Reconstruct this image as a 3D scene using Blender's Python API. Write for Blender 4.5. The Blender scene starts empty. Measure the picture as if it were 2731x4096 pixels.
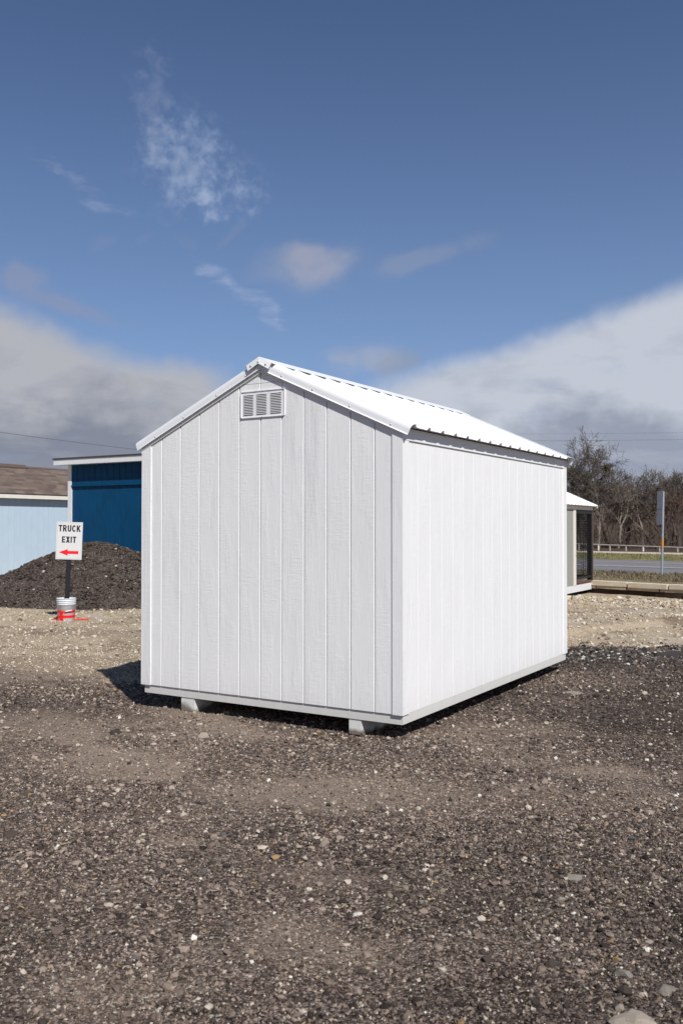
import bpy, math, random
import numpy as np
from mathutils import Vector, Matrix

# ------------------------------------------------------------------ camera, sun, sky, exposure
S = bpy.context.scene
C = S.collection
rad = math.radians
PSI = 0.548455776                      # heading of the shed yard
EYE = 1.49
cam_d = bpy.data.cameras.new("camera"); cam = bpy.data.objects.new("camera", cam_d); C.objects.link(cam)
cam.location = (0, 0, EYE); cam.rotation_euler = (rad(90) + 0.0165678, 0, 0)
cam_d.sensor_fit = 'VERTICAL'; cam_d.sensor_height = 36; cam_d.sensor_width = 24; cam_d.lens = 31.784
cam_d.clip_start = 0.05; cam_d.clip_end = 6000
cam_d.dof.use_dof = True; cam_d.dof.focus_distance = 7.6; cam_d.dof.aperture_fstop = 6.3
S.camera = cam

SUN_AZ, SUN_EL, SUN_E = rad(156.2), rad(45.2), 4.15
SKY_STRENGTH = 0.062
sd = Vector((math.sin(SUN_AZ) * math.cos(SUN_EL), math.cos(SUN_AZ) * math.cos(SUN_EL), math.sin(SUN_EL)))
sun_d = bpy.data.lights.new("sun", 'SUN'); sun_d.energy = SUN_E; sun_d.angle = rad(0.53); sun_d.color = (1.0, 0.965, 0.92)
sun = bpy.data.objects.new("sun", sun_d); C.objects.link(sun)
sun.rotation_euler = sd.to_track_quat('Z', 'Y').to_euler(); sun.location = sd * 50

S.view_settings.view_transform = 'Standard'; S.view_settings.look = 'None'
S.view_settings.exposure = 0.28; S.view_settings.gamma = 1.0; S.view_settings.use_curve_mapping = False
S.cycles.use_denoising = True; S.cycles.denoiser = 'OPENIMAGEDENOISE'
S.cycles.max_bounces = 6; S.cycles.diffuse_bounces = 3; S.cycles.glossy_bounces = 2; S.cycles.transparent_max_bounces = 6
S.cycles.caustics_reflective = False; S.cycles.caustics_refractive = False

W = bpy.data.worlds.new("World"); S.world = W; W.use_nodes = True


class NT:
    """small node-tree writer"""
    def __init__(s, nt):
        s.nt = nt; s.N = nt.nodes; s.L = nt.links; s.N.clear()

    def n(s, t, **kw):
        o = s.N.new(t)
        for k, v in kw.items(): setattr(o, k, v)
        return o

    def put(s, sock, v):
        if hasattr(v, 'is_output'): s.L.new(v, sock)
        elif v is not None:
            if isinstance(v, (tuple, list)) and len(v) == 3 and sock.type == 'RGBA': v = (*v, 1)
            sock.default_value = v

    def m(s, op, a, b=None, c=None, clamp=False):
        o = s.n('ShaderNodeMath', operation=op, use_clamp=clamp)
        for i, v in enumerate((a, b, c)):
            if v is not None: s.put(o.inputs[i], v)
        return o.outputs[0]

    def vm(s, op, a, b=None):
        o = s.n('ShaderNodeVectorMath', operation=op); s.put(o.inputs[0], a)
        if b is not None: s.put(o.inputs[1], b)
        return o.outputs[0]

    def step(s, v, a, b, kind='SMOOTHSTEP', lo=0., hi=1.):
        o = s.n('ShaderNodeMapRange', interpolation_type=kind)
        for i, q in enumerate((v, a, b, lo, hi)): s.put(o.inputs[i], q)
        return o.outputs[0]

    def mix(s, f, a, b, mode='MIX'):
        o = s.n('ShaderNodeMix', data_type='RGBA', blend_type=mode, clamp_factor=True)
        s.put(o.inputs[0], f); s.put(o.inputs[6], a); s.put(o.inputs[7], b)
        return o.outputs[2]

    def noise(s, vec, scale, detail=4, rough=.55, dist=0., col=False):
        o = s.n('ShaderNodeTexNoise'); s.put(o.inputs['Vector'], vec)
        for k, v in (('Scale', scale), ('Detail', detail), ('Roughness', rough), ('Distortion', dist)): s.put(o.inputs[k], v)
        return o.outputs['Color' if col else 'Fac']

    def ramp(s, f, stops, interp='LINEAR'):
        o = s.n('ShaderNodeValToRGB'); r = o.color_ramp; r.interpolation = interp
        while len(r.elements) < len(stops): r.elements.new(.5)
        for e, (p, c) in zip(r.elements, stops):
            e.position = p; e.color = (*c, 1) if len(c) == 3 else c
        s.put(o.inputs[0], f)
        return o.outputs[0]


def build_sky():
    t = NT(W.node_tree)
    d = t.n('ShaderNodeTexCoord').outputs['Generated']
    xyz = t.n('ShaderNodeSeparateXYZ'); t.L.new(d, xyz.inputs[0]); x, y, z = xyz.outputs
    sky = t.n('ShaderNodeTexSky', sky_type='NISHITA', sun_disc=False, sun_elevation=SUN_EL, sun_rotation=SUN_AZ,
              altitude=300, air_density=1.0, dust_density=0.6, ozone_density=2.5)
    hs = t.n('ShaderNodeHueSaturation'); t.L.new(sky.outputs[0], hs.inputs['Color'])
    hs.inputs['Saturation'].default_value = 1.0; hs.inputs['Value'].default_value = 1.0; hs.inputs['Hue'].default_value = 0.5
    blue = t.mix(1.0, hs.outputs[0], (0.36, 0.555, 0.81), 'MULTIPLY')
    az = t.m('MULTIPLY', t.m('ARCTAN2', x, y), 180 / math.pi)
    el = t.m('MULTIPLY', t.m('ARCSINE', z), 180 / math.pi)
    zc = t.m('ADD', t.m('MAXIMUM', z, 0.0), 0.10)
    cv = t.n('ShaderNodeCombineXYZ')
    t.put(cv.inputs[0], t.m('DIVIDE', x, zc)); t.put(cv.inputs[1], t.m('DIVIDE', y, zc))
    P = cv.outputs[0]                                            # position on a flat cloud deck
    k = 0.82 / SKY_STRENGTH
    veil = t.m('MULTIPLY', t.m('EXPONENT', t.m('MULTIPLY', t.m('MAXIMUM', el, 0.0), -1 / 14.0)), 1.0)
    blue = t.mix(veil, blue, tuple(c * k for c in (.37, .515, .80)))
    nbig = t.noise(P, 0.55, 5, .55, .3)
    nmid = t.noise(P, 1.7, 6, .6, .4)
    nfine = t.noise(P, 7.0, 5, .62, .5)
    nd = t.noise(d, 9.0, 5, .55, .2)
    ndf = t.noise(d, 26.0, 4, .6, .3)
    # --- the low cloud deck that rings the horizon
    a2 = t.m('ABSOLUTE', t.m('ADD', az, 2.0))
    edge = t.m('ADD', t.m('MINIMUM', t.m('MULTIPLY', a2, 0.285), 8.0), 7.9)
    away = t.step(t.m('ABSOLUTE', az), 24, 50, 'SMOOTHSTEP', 0., 5.)
    amp = t.m('ADD', t.step(az, -6, 6, 'SMOOTHSTEP', 3.2, 1.3), away)
    edge = t.m('ADD', edge, t.m('MULTIPLY', t.m('SUBTRACT', nd, .5), amp))
    edge = t.m('ADD', edge, t.m('MULTIPLY', t.m('SUBTRACT', ndf, .5), 1.0))
    soft = t.step(az, -6, 8, 'LINEAR', 1.9, 1.4)
    dep = t.m('SUBTRACT', edge, el)                              # degrees below the cloud's upper edge
    bank = t.step(t.m('DIVIDE', dep, soft), -.25, 1.0)
    bank = t.m('MULTIPLY', bank, t.step(nmid, .22, .40, 'SMOOTHSTEP', .72, .97))
    lite = t.mix(t.step(az, -8, 5), (.455, .465, .505), (.55, .585, .665))
    dark = t.mix(t.step(az, -8, 5), (.235, .255, .32), (.31, .345, .43))
    low = t.step(t.m('ADD', el, t.m('MULTIPLY', t.m('SUBTRACT', nd, .5), 9.0)), 4.6, 8.6)
    bil = t.noise(t.vm('MULTIPLY', d, (1., 1., 2.6)), 11.0, 6, .58, .5)
    gl = t.m('MULTIPLY', t.m('SUBTRACT', t.m('ADD', t.m('MULTIPLY', nmid, .4), t.m('MULTIPLY', bil, .6)), .5), 2.6)
    low = t.m('ADD', low, gl, clamp=True)
    bcol = t.mix(low, dark, lite)
    hz = t.step(el, 5.0, 0.5)
    bcol = t.mix(t.m('MULTIPLY', hz, .55), bcol, (.40, .44, .53))
    bcol = t.mix(1.0, bcol, (k, k, k), 'MULTIPLY')

    warp = t.n('ShaderNodeSeparateColor'); t.L.new(t.noise(d, 17.0, 4, .6, .4, True), warp.inputs[0])
    wx = t.m('MULTIPLY', t.m('SUBTRACT', warp.outputs[0], .5), 4.0); wy = t.m('MULTIPLY', t.m('SUBTRACT', warp.outputs[1], .5), 2.6)

    def blob(a0, e0, ra, re, tilt=0., w=1.):
        da = t.m('ADD', t.m('SUBTRACT', az, a0), t.m('MULTIPLY', wx, w)); de = t.m('ADD', t.m('SUBTRACT', el, e0), t.m('MULTIPLY', wy, w))
        if tilt: de = t.m('SUBTRACT', de, t.m('MULTIPLY', da, tilt))
        q = t.m('ADD', t.m('POWER', t.m('DIVIDE', da, ra), 2.0), t.m('POWER', t.m('DIVIDE', de, re), 2.0))
        return t.m('EXPONENT', t.m('MULTIPLY', q, -1.0))

    def cloud(base, mask, tex, lo, hi, amount, col):
        """soft vapour: the noise density fades out with the mask"""
        f = t.m('MULTIPLY', t.step(t.m('ADD', tex, t.m('MULTIPLY', t.m('SUBTRACT', mask, .55), .26)), lo, hi), t.step(mask, .02, .62))
        return t.mix(t.m('MULTIPLY', f, amount * .70), base, tuple(c * k for c in col))
    cells = t.m('ADD', t.m('MULTIPLY', t.noise(d, 30.0, 3, .5, .3), .45), t.m('MULTIPLY', t.noise(d, 82.0, 4, .55, .2), .55))
    wisp = t.noise(t.vm('MULTIPLY', d, (1., 1., 2.4)), 34.0, 5, .6, .4)
    soft1 = t.noise(t.vm('MULTIPLY', d, (1., 1., 1.6)), 14.0, 4, .5, .2)
    c = blue
    c = cloud(c, blob(-9.4, 21.6, 3.4, 2.9, -.2, .45), cells, .40, .74, .60, (.47, .55, .72))     # mackerel patch
    c = cloud(c, blob(-7.2, 20.0, 2.6, 1.5, .1, .45), cells, .42, .76, .48, (.47, .55, .72))
    c = cloud(c, blob(-11.8, 25.0, 1.5, 3.2, -.5, .6), cells, .44, .76, .30, (.38, .40, .55))
    c = cloud(c, blob(-8.0, 15.6, 1.6, .55, -.35, .35), wisp, .38, .76, .46, (.47, .54, .68))  # thin streaks
    c = cloud(c, blob(-5.4, 14.0, 1.8, .75, -.5, .4), wisp, .42, .78, .42, (.47, .54, .68))
    c = cloud(c, blob(-4.4, 12.8, 1.2, .4, -.3, .4), wisp, .44, .70, .36, (.47, .54, .68))
    c = cloud(c, blob(-14.6, 19.0, 1.5, .32, -.06, .3), wisp, .36, .74, .36, (.44, .51, .66))
    c = cloud(c, blob(-17.2, 20.6, 2.0, .7, -.4, .5), wisp, .44, .72, .26, (.40, .47, .62))
    c = cloud(c, blob(-1.5, 16.2, 2.3, 1.25, .05, .3), soft1, .24, .64, .80, (.44, .43, .49))       # soft puff
    c = cloud(c, blob(-4.2, 16.4, 2.6, 1.0, .3, .5), soft1, .36, .66, .34, (.32, .36, .46))
    c = cloud(c, blob(5.4, 16.7, 3.6, .7, .22, .45), soft1, .36, .70, .46, (.33, .36, .46))
    c = cloud(c, blob(-20.0, 14.7, 1.7, .8, -.1, .5), soft1, .34, .64, .55, (.33, .33, .42))
    c = cloud(c, blob(-16.8, 13.1, 2.9, .55, -.22, .5), soft1, .34, .64, .60, (.30, .31, .41))
    c = cloud(c, blob(1.0, 10.4, 2.4, 1.0, .0, .4), soft1, .30, .62, .85, (.42, .44, .52))
    c = cloud(c, blob(3.2, 10.2, 1.6, .7, .2, .4), soft1, .32, .62, .7, (.29, .33, .42))
    for a0, e0, tl in ((-15.0, 16.9, .35), (-12.4, 17.3, .5), (-9.8, 17.3, -.3), (-7.1, 17.8, .9)):
        c = cloud(c, blob(a0, e0, .95, .45, tl, .3), soft1, .34, .62, .30, (.28, .31, .40))
    # thin high cloud scattered over the rest of the sky
    scat = t.m('MULTIPLY', t.step(nbig, .56, .80), t.step(nfine, .42, .75))
    out = t.step(t.m('ABSOLUTE', az), 26, 42)
    c = t.mix(t.m('MULTIPLY', t.m('MULTIPLY', scat, out), .6), c, tuple(v * k for v in (.45, .49, .58)))
    c = t.mix(bank, c, bcol)
    bg = t.n('ShaderNodeBackground'); bg.inputs['Strength'].default_value = SKY_STRENGTH
    t.put(bg.inputs['Color'], c)
    o = t.n('ShaderNodeOutputWorld'); t.L.new(bg.outputs[0], o.inputs[0])


build_sky()

# ------------------------------------------------------------------ helpers
rng = np.random.default_rng(7)
random.seed(11)


def obj(name, me, mat=None, parent=None, loc=(0, 0, 0), rot=(0, 0, 0)):
    o = bpy.data.objects.new(name, me); C.objects.link(o)
    if mat is not None and not me.materials: me.materials.append(mat)
    o.location = loc; o.rotation_euler = rot
    if parent: o.parent = parent
    return o


def thing(o, label, cat, group=None):
    o['label'] = label; o['category'] = cat
    if group: o['group'] = group
    return o


def empty(name, loc, rz, label, cat, group=None):
    o = bpy.data.objects.new(name, None); C.objects.link(o); o.location = loc; o.rotation_euler = (0, 0, rz)
    o.empty_display_size = .2
    return thing(o, label, cat, group)


class MB:
    def __init__(s): s.v = []; s.f = []

    def add(s, vs, fs):
        b = len(s.v); s.v += [tuple(q) for q in vs]; s.f += [tuple(i + b for i in f) for f in fs]; return s

    def box(s, x0, x1, y0, y1, z0, z1):
        return s.add([(x0, y0, z0), (x1, y0, z0), (x1, y1, z0), (x0, y1, z0), (x0, y0, z1), (x1, y0, z1), (x1, y1, z1), (x0, y1, z1)],
                     [(3, 2, 1, 0), (4, 5, 6, 7), (0, 1, 5, 4), (1, 2, 6, 5), (2, 3, 7, 6), (3, 0, 4, 7)])

    def loft(s, a, b):
        """two matching closed outlines joined and capped"""
        n = len(a)
        return s.add(list(a) + list(b), [tuple(range(n - 1, -1, -1)), tuple(range(n, 2 * n))] + [(i, (i + 1) % n, n + (i + 1) % n, n + i) for i in range(n)])

    def tube(s, p0, p1, r0, r1=None, n=10, cap=True):
        r1 = r0 if r1 is None else r1
        p0, p1 = Vector(p0), Vector(p1); d = (p1 - p0).normalized()
        a = d.orthogonal().normalized(); b = d.cross(a)
        A = [p0 + (a * math.cos(2 * math.pi * i / n) + b * math.sin(2 * math.pi * i / n)) * r0 for i in range(n)]
        B = [p1 + (a * math.cos(2 * math.pi * i / n) + b * math.sin(2 * math.pi * i / n)) * r1 for i in range(n)]
        s.add(A + B, [(i, (i + 1) % n, n + (i + 1) % n, n + i) for i in range(n)])
        s.add(A, [tuple(range(n - 1, -1, -1))]); s.add(B, [tuple(range(n))])
        return s

    def lathe(s, prof, n=28):
        vs = []; fs = []
        for r, z in prof: vs += [(r * math.cos(2 * math.pi * i / n), r * math.sin(2 * math.pi * i / n), z) for i in range(n)]
        for j in range(len(prof) - 1):
            for i in range(n): fs.append((j * n + i, j * n + (i + 1) % n, (j + 1) * n + (i + 1) % n, (j + 1) * n + i))
        return s.add(vs, fs)

    def mesh(s, name='m', smooth=False, fix=True):
        me = bpy.data.meshes.new(name); me.from_pydata(s.v, [], s.f); me.update()
        if fix:
            import bmesh
            bm = bmesh.new(); bm.from_mesh(me); bmesh.ops.recalc_face_normals(bm, faces=bm.faces); bm.to_mesh(me); bm.free()
        if smooth: me.polygons.foreach_set('use_smooth', [True] * len(me.polygons))
        return me


def np_mesh(name, V, F, mat=None, col=None, smooth=False, attrs=None):
    V = np.asarray(V, np.float32); F = np.asarray(F, np.int32); k = F.shape[1]
    me = bpy.data.meshes.new(name)
    me.vertices.add(len(V)); me.vertices.foreach_set('co', V.ravel())
    me.loops.add(F.size); me.loops.foreach_set('vertex_index', F.ravel())
    me.polygons.add(len(F)); me.polygons.foreach_set('loop_start', np.arange(0, F.size, k, dtype=np.int32))
    me.polygons.foreach_set('loop_total', np.full(len(F), k, np.int32))
    me.update(calc_edges=True)
    me.polygons.foreach_set('use_smooth', np.full(len(F), smooth))
    if col is not None:
        a = me.color_attributes.new('col', 'FLOAT_COLOR', 'POINT')
        a.data.foreach_set('color', np.c_[col, np.ones(len(col))].astype(np.float32).ravel())
    for nm, arr in (attrs or {}).items():
        a = me.attributes.new(nm, 'FLOAT', 'POINT'); a.data.foreach_set('value', np.asarray(arr, np.float32))
    if mat: me.materials.append(mat)
    return me


# numpy value noise
def _hash(ix, iy, seed):
    h = (ix.astype(np.int64) * 374761393 + iy.astype(np.int64) * 668265263 + seed * 1442695041) & 0x7fffffff
    h = ((h ^ (h >> 13)) * 1274126177) & 0x7fffffff
    return ((h ^ (h >> 16)) & 0xffff) / 65535.0


def vnoise(x, y, seed=0):
    ix, iy = np.floor(x), np.floor(y); fx, fy = x - ix, y - iy
    fx = fx * fx * (3 - 2 * fx); fy = fy * fy * (3 - 2 * fy)
    a = _hash(ix, iy, seed); b = _hash(ix + 1, iy, seed); c = _hash(ix, iy + 1, seed); d = _hash(ix + 1, iy + 1, seed)
    return (a + (b - a) * fx) * (1 - fy) + (c + (d - c) * fx) * fy


def fbm(x, y, sc, oct=4, seed=0, g=.5):
    t = 0; a = 1; n = 0
    for o in range(oct):
        t = t + a * vnoise(x * sc + 17.3 * o, y * sc - 9.1 * o, seed + o); n += a; a *= g; sc *= 2.03
    return t / n


def sstep(x, a, b):
    t = np.clip((x - a) / (b - a), 0, 1); return t * t * (3 - 2 * t)


# ------------------------------------------------------------------ materials
def new_mat(name):
    m = bpy.data.materials.new(name); m.use_nodes = True
    t = NT(m.node_tree); b = t.n('ShaderNodeBsdfPrincipled'); o = t.n('ShaderNodeOutputMaterial'); t.L.new(b.outputs[0], o.inputs[0])
    return m, t, b


def bump(t, b, h, strength, dist):
    o = t.n('ShaderNodeBump'); o.inputs['Strength'].default_value = strength; o.inputs['Distance'].default_value = dist
    t.put(o.inputs['Height'], h); t.L.new(o.outputs[0], b.inputs['Normal'])


def simple(name, col, rough=.5, metal=0., var=.12, sc=8., bmp=0., bs=40.):
    m, t, b = new_mat(name)
    P = t.n('ShaderNodeTexCoord').outputs['Object']
    n = t.noise(P, sc, 5, .6)
    f = t.step(n, .25, .75, 'LINEAR', 1 - var, 1 + var)
    t.put(b.inputs['Base Color'], t.mix(1.0, col, t.n('ShaderNodeCombineColor').outputs[0], 'MULTIPLY'))
    cc = [q for q in t.N if q.bl_idname == 'ShaderNodeCombineColor'][0]
    for i in range(3): t.put(cc.inputs[i], f)
    b.inputs['Roughness'].default_value = rough; b.inputs['Metallic'].default_value = metal
    if bmp: bump(t, b, t.noise(P, bs, 4, .6), 1.0, bmp)
    return m


def painted_wood(name, col, rough=.55, relief=.0016, dirt=.06, grime=0., glo=-.02, ghi=.28, gcol=(.32, .28, .23)):
    """painted engineered siding: long embossed fibres, saw chatter, a few cathedral figures"""
    m, t, b = new_mat(name)
    tc = t.n('ShaderNodeTexCoord').outputs['Object']
    rnd = t.n('ShaderNodeObjectInfo').outputs['Random']
    off = t.n('ShaderNodeCombineXYZ')
    t.put(off.inputs[0], t.m('MULTIPLY', rnd, 31.0)); t.put(off.inputs[1], t.m('MULTIPLY', rnd, 17.0)); t.put(off.inputs[2], t.m('MULTIPLY', rnd, 53.0))
    P = t.vm('ADD', tc, off.outputs[0])
    fib = t.noise(t.vm('MULTIPLY', P, (46., 46., 3.6)), 1.0, 4, .6, .6)
    chat = t.noise(t.vm('MULTIPLY', P, (12., 12., 62.)), 1.0, 3, .55, .3)
    msk = t.step(t.noise(t.vm('MULTIPLY', P, (7., 7., 2.2)), 1.0, 3, .5), .44, .58)
    wv = t.n('ShaderNodeTexWave', wave_type='RINGS', rings_direction='SPHERICAL', wave_profile='SAW')
    t.put(wv.inputs['Vector'], t.vm('MULTIPLY', P, (9., 9., 1.1)))
    for kk, vv in (('Scale', 1.5), ('Distortion', 7.0), ('Detail', 3.0), ('Detail Scale', 1.4)): wv.inputs[kk].default_value = vv
    wm = t.step(t.noise(t.vm('MULTIPLY', P, (3.0, 3.0, .55)), 1.0, 2, .5), .52, .62)
    h = t.m('ADD', t.m('MULTIPLY', fib, .9), t.m('MULTIPLY', t.m('MULTIPLY', chat, msk), .8))
    h = t.m('ADD', h, t.m('MULTIPLY', t.m('MULTIPLY', wv.outputs['Fac'], wm), .75))
    pits = t.step(t.noise(t.vm('MULTIPLY', P, (60., 60., 18.)), 1.0, 2, .5), .70, .78)
    h = t.m('SUBTRACT', h, t.m('MULTIPLY', pits, .5))
    bump(t, b, h, 1.0, relief)
    n = t.noise(P, 2.5, 5, .6)
    sm = t.noise(t.vm('MULTIPLY', P, (22., 22., 1.4)), 1.0, 4, .6)
    f = t.m('ADD', t.m('MULTIPLY', n, .6), t.m('MULTIPLY', sm, .4))
    dk = tuple(c * (1 - dirt * 2) for c in col)
    c = t.mix(t.step(f, .3, .6), dk, col)
    if grime:
        g = t.n('ShaderNodeSeparateXYZ'); t.L.new(t.n('ShaderNodeNewGeometry').outputs['Position'], g.inputs[0])
        low = t.m('MULTIPLY', t.step(t.m('ADD', g.outputs[2], t.m('MULTIPLY', n, -.25)), ghi, glo), grime)
        c = t.mix(low, c, gcol)
    t.put(b.inputs['Base Color'], c)
    b.inputs['Roughness'].default_value = rough
    b.inputs['Specular IOR Level'].default_value = .35 if sum(col) > 1 else .15
    return m


def ground_mat(name, stone=False):
    """crushed dark millings going over to pale limestone; attr 'pale' and 'dust' carry the spread of the two materials"""
    m, t, b = new_mat(name)
    P = t.n('ShaderNodeTexCoord').outputs['Object']
    pale = t.n('ShaderNodeAttribute', attribute_name='pale').outputs['Fac']
    dust = t.n('ShaderNodeAttribute', attribute_name='dust').outputs['Fac']

    def cells(sc, sm=False):
        v = t.n('ShaderNodeTexVoronoi', feature='F1'); v.inputs['Scale'].default_value = sc; v.inputs['Randomness'].default_value = 1
        t.put(v.inputs['Vector'], t.vm('ADD', P, t.vm('MULTIPLY', t.noise(P, sc * .8, 2, .5, 0, True), (.6 / sc, .6 / sc, 0))))
        return v
    v1 = cells(105.); v2 = cells(52.)
    dk = [(.08, (0.022, 0.015, 0.013)), (.30, (0.075, 0.055, 0.044)), (.50, (0.156, 0.115, 0.093)), (.70, (0.274, 0.208, 0.168)), (.86, (0.420, 0.339, 0.275)), (.95, (0.516, 0.460, 0.383)), (1, (0.645, 0.604, 0.525))]
    pl = [(0, (.20, .150, .100)), (.3, (.40, .318, .215)), (.6, (.52, .425, .30)), (.85, (.62, .525, .39)), (1, (.72, .65, .54))]
    s1 = t.n('ShaderNodeSeparateColor'); t.L.new(v1.outputs['Color'], s1.inputs[0])
    s2 = t.n('ShaderNodeSeparateColor'); t.L.new(v2.outputs['Color'], s2.inputs[0])
    r = t.m('ADD', t.m('MULTIPLY', s1.outputs[0], .62), t.m('MULTIPLY', s2.outputs[0], .42))
    md = t.noise(P, 1.3, 5, .6)
    r = t.m('ADD', r, t.m('MULTIPLY', t.m('SUBTRACT', md, .5), .22), clamp=True)
    cd = t.ramp(r, dk); cp = t.ramp(r, pl)
    fine = t.noise(P, 230., 3, .7)
    mot = t.noise(P, .7, 5, .6)
    cp = t.mix(t.step(t.noise(P, .55, 6, .65, .6), .50, .66), cp, (.235, .175, .12))
    cp = t.mix(t.m('MULTIPLY', t.step(t.noise(P, .9, 5, .6, .3), .55, .68), .6), cp, (.56, .51, .45))
    pj = t.step(t.m('ADD', pale, t.m('MULTIPLY', t.m('SUBTRACT', t.noise(P, 6., 5, .7), .5), .9)), .36, .62)
    dcol = t.mix(fine, (.215, .168, .128), (.42, .333, .258))
    dj = t.m('MULTIPLY', t.step(t.m('ADD', dust, t.m('MULTIPLY', t.m('SUBTRACT', t.noise(P, 9., 6, .7), .5), .8)), .22, .95), .66)
    cp = t.mix(t.m('MULTIPLY', dj, .95), cp, t.mix(fine, (.20, .148, .105), (.32, .245, .175)))
    cd = t.mix(dj, cd, dcol)
    cd = t.mix(t.step(t.noise(P, .8, 4, .6), .40, .66, 'SMOOTHSTEP', 0., .22), cd, (.050, .042, .040))
    dark = t.n('ShaderNodeAttribute', attribute_name='dark').outputs['Fac']
    cd = t.mix(dark, cd, t.mix(1., cd, (.40, .40, .42), 'MULTIPLY'))
    c = t.mix(pj, cd, cp)
    c = t.mix(t.step(fine, .2, .8, 'LINEAR', .35, 0), c, t.mix(1., c, (.45, .44, .43), 'MULTIPLY'))
    t.put(b.inputs['Base Color'], c)
    b.inputs['Roughness'].default_value = .95; b.inputs['Specular IOR Level'].default_value = .15
    hh = t.m('ADD', t.m('MULTIPLY', v1.outputs['Distance'], -.9), t.m('MULTIPLY', v2.outputs['Distance'], -1.1))
    hh = t.m('ADD', hh, t.m('MULTIPLY', s1.outputs[1], .35)); hh = t.m('ADD', hh, t.m('MULTIPLY', fine, .4))
    hh = t.m('MULTIPLY', hh, t.m('SUBTRACT', 1.0, t.m('MULTIPLY', t.m('MAXIMUM', dj, t.m('MULTIPLY', pj, .6)), .72)))
    hh = t.m('ADD', hh, t.m('MULTIPLY', t.noise(P, 120., 5, .75), .45))
    bump(t, b, hh, 1.0, .010)
    return m


def stone_mat(name):
    m, t, b = new_mat(name)
    P = t.n('ShaderNodeTexCoord').outputs['Object']
    c = t.n('ShaderNodeVertexColor'); c.layer_name = 'col'
    n = t.noise(P, 160., 3, .7)
    t.put(b.inputs['Base Color'], t.mix(t.step(n, .2, .8, 'LINEAR', .0, .5), c.outputs[0], t.mix(1., c.outputs[0], (.55, .53, .5), 'MULTIPLY')))
    b.inputs['Roughness'].default_value = .9; b.inputs['Specular IOR Level'].default_value = .2
    bump(t, b, n, .6, .002)
    return m


M = {}
M['white_wood'] = painted_wood('white painted siding', (.82, .82, .815), relief=.0019, dirt=.015, grime=.10)
M['white_smooth'] = painted_wood('white painted lumber', (.78, .79, .775), relief=.0007, dirt=.05, rough=.5, grime=.35)
M['skid'] = painted_wood('painted skid timber', (.70, .70, .67), relief=.0016, dirt=.10, rough=.7, grime=.95, glo=-.112, ghi=-.072, gcol=(.16, .13, .10))
M['white_metal'] = simple('white roof metal', (.80, .81, .82), .38, 0, .02, 3)
M['screw'] = simple('zinc screw', (.62, .63, .65), .35, .6)
M['dark_gap'] = simple('dark inside', (.02, .02, .02), .9)
M['vent'] = simple('white vent metal', (.80, .80, .81), .45, 0, .03, 10)
M['blue'] = painted_wood('deep blue siding', (.0005, .055, .138), relief=.0012, dirt=.12)
M['light_blue'] = painted_wood('pale blue siding', (.46, .57, .67), relief=.0010, dirt=.03)
M['trim'] = simple('pale trim paint', (.72, .73, .74), .5, 0, .04, 6)
M['roof_edge'] = simple('dark roof edge', (.05, .048, .045), .8)
M['grey_panel'] = painted_wood('grey green panel', (.31, .31, .285), relief=.0008, dirt=.04)
M['cream'] = simple('cream trim', (.74, .70, .63), .55, 0, .05, 7)
M['near_black'] = simple('near black surface', (.010, .010, .012), .45)
M['brown_post'] = simple('brown post', (.17, .125, .105), .7, 0, .2, 12)
M['deck_red'] = simple('reddish deck board', (.14, .075, .06), .8, 0, .2, 9)
M['white_plastic'] = simple('white sign plastic', (.63, .63, .625), .35, 0, .03, 9)
M['pail'] = simple('white pail plastic', (.62, .66, .69), .42, 0, .10, 18)
M['ink'] = simple('black print', (.012, .012, .012), .5)
M['red_ink'] = simple('red print', (.82, .006, .018), .45)
M['red_tape'] = simple('red tape', (.80, .008, .008), .5, 0, .1, 20)
M['thin_line'] = simple('grey print', (.30, .31, .30), .5)
M['wire'] = simple('bail wire', (.30, .30, .31), .4, .7)
M['galv'] = simple('galvanised steel', (.34, .38, .43), .5, .35, .12, 14)
M['sign_back'] = simple('aluminium sign back', (.42, .44, .46), .45, .3, .08, 6)
M['orange'] = simple('orange marker', (.62, .24, .035), .5)
M['rust'] = simple('rusty pipe', (.42, .36, .32), .7, .1, .2, 9)
M['cable'] = simple('weathered cable', (.13, .13, .14), .7)
M['straw'] = simple('straw', (.33, .22, .10), .8, 0, .5, 60)
M['concrete'] = simple('hardened concrete', (.20, .18, .16), .9)
M['mistletoe'] = simple('mistletoe green', (.13, .14, .035), .8, 0, .4, 5)
M['bark'] = simple('bare grey brown bark', (.105, .085, .072), .9, 0, .35, 3, .004, 14)
M['bark_red'] = simple('reddish twigs', (.125, .080, .062), .9, 0, .35, 2)
M['bark_pale'] = simple('pale bark', (.21, .175, .145), .9, 0, .3, 4)
M['thicket'] = simple('thicket twigs', (.068, .049, .038), .95, 0, .5, .5)
M['ground'] = ground_mat('crushed millings and limestone')
M['stone'] = stone_mat('loose stones')


def mottled(name, cols, sc, sc2, rough=.95, bmp=.01):
    m, t, b = new_mat(name)
    P = t.n('ShaderNodeTexCoord').outputs['Object']
    a = t.noise(P, sc, 6, .65, .4); q = t.noise(P, sc2, 4, .7)
    f = t.m('ADD', t.m('MULTIPLY', a, .65), t.m('MULTIPLY', q, .35))
    t.put(b.inputs['Base Color'], t.ramp(f, [(p, c) for p, c in cols]))
    b.inputs['Roughness'].default_value = rough; b.inputs['Specular IOR Level'].default_value = .15
    bump(t, b, q, 1., bmp)
    return m


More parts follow.
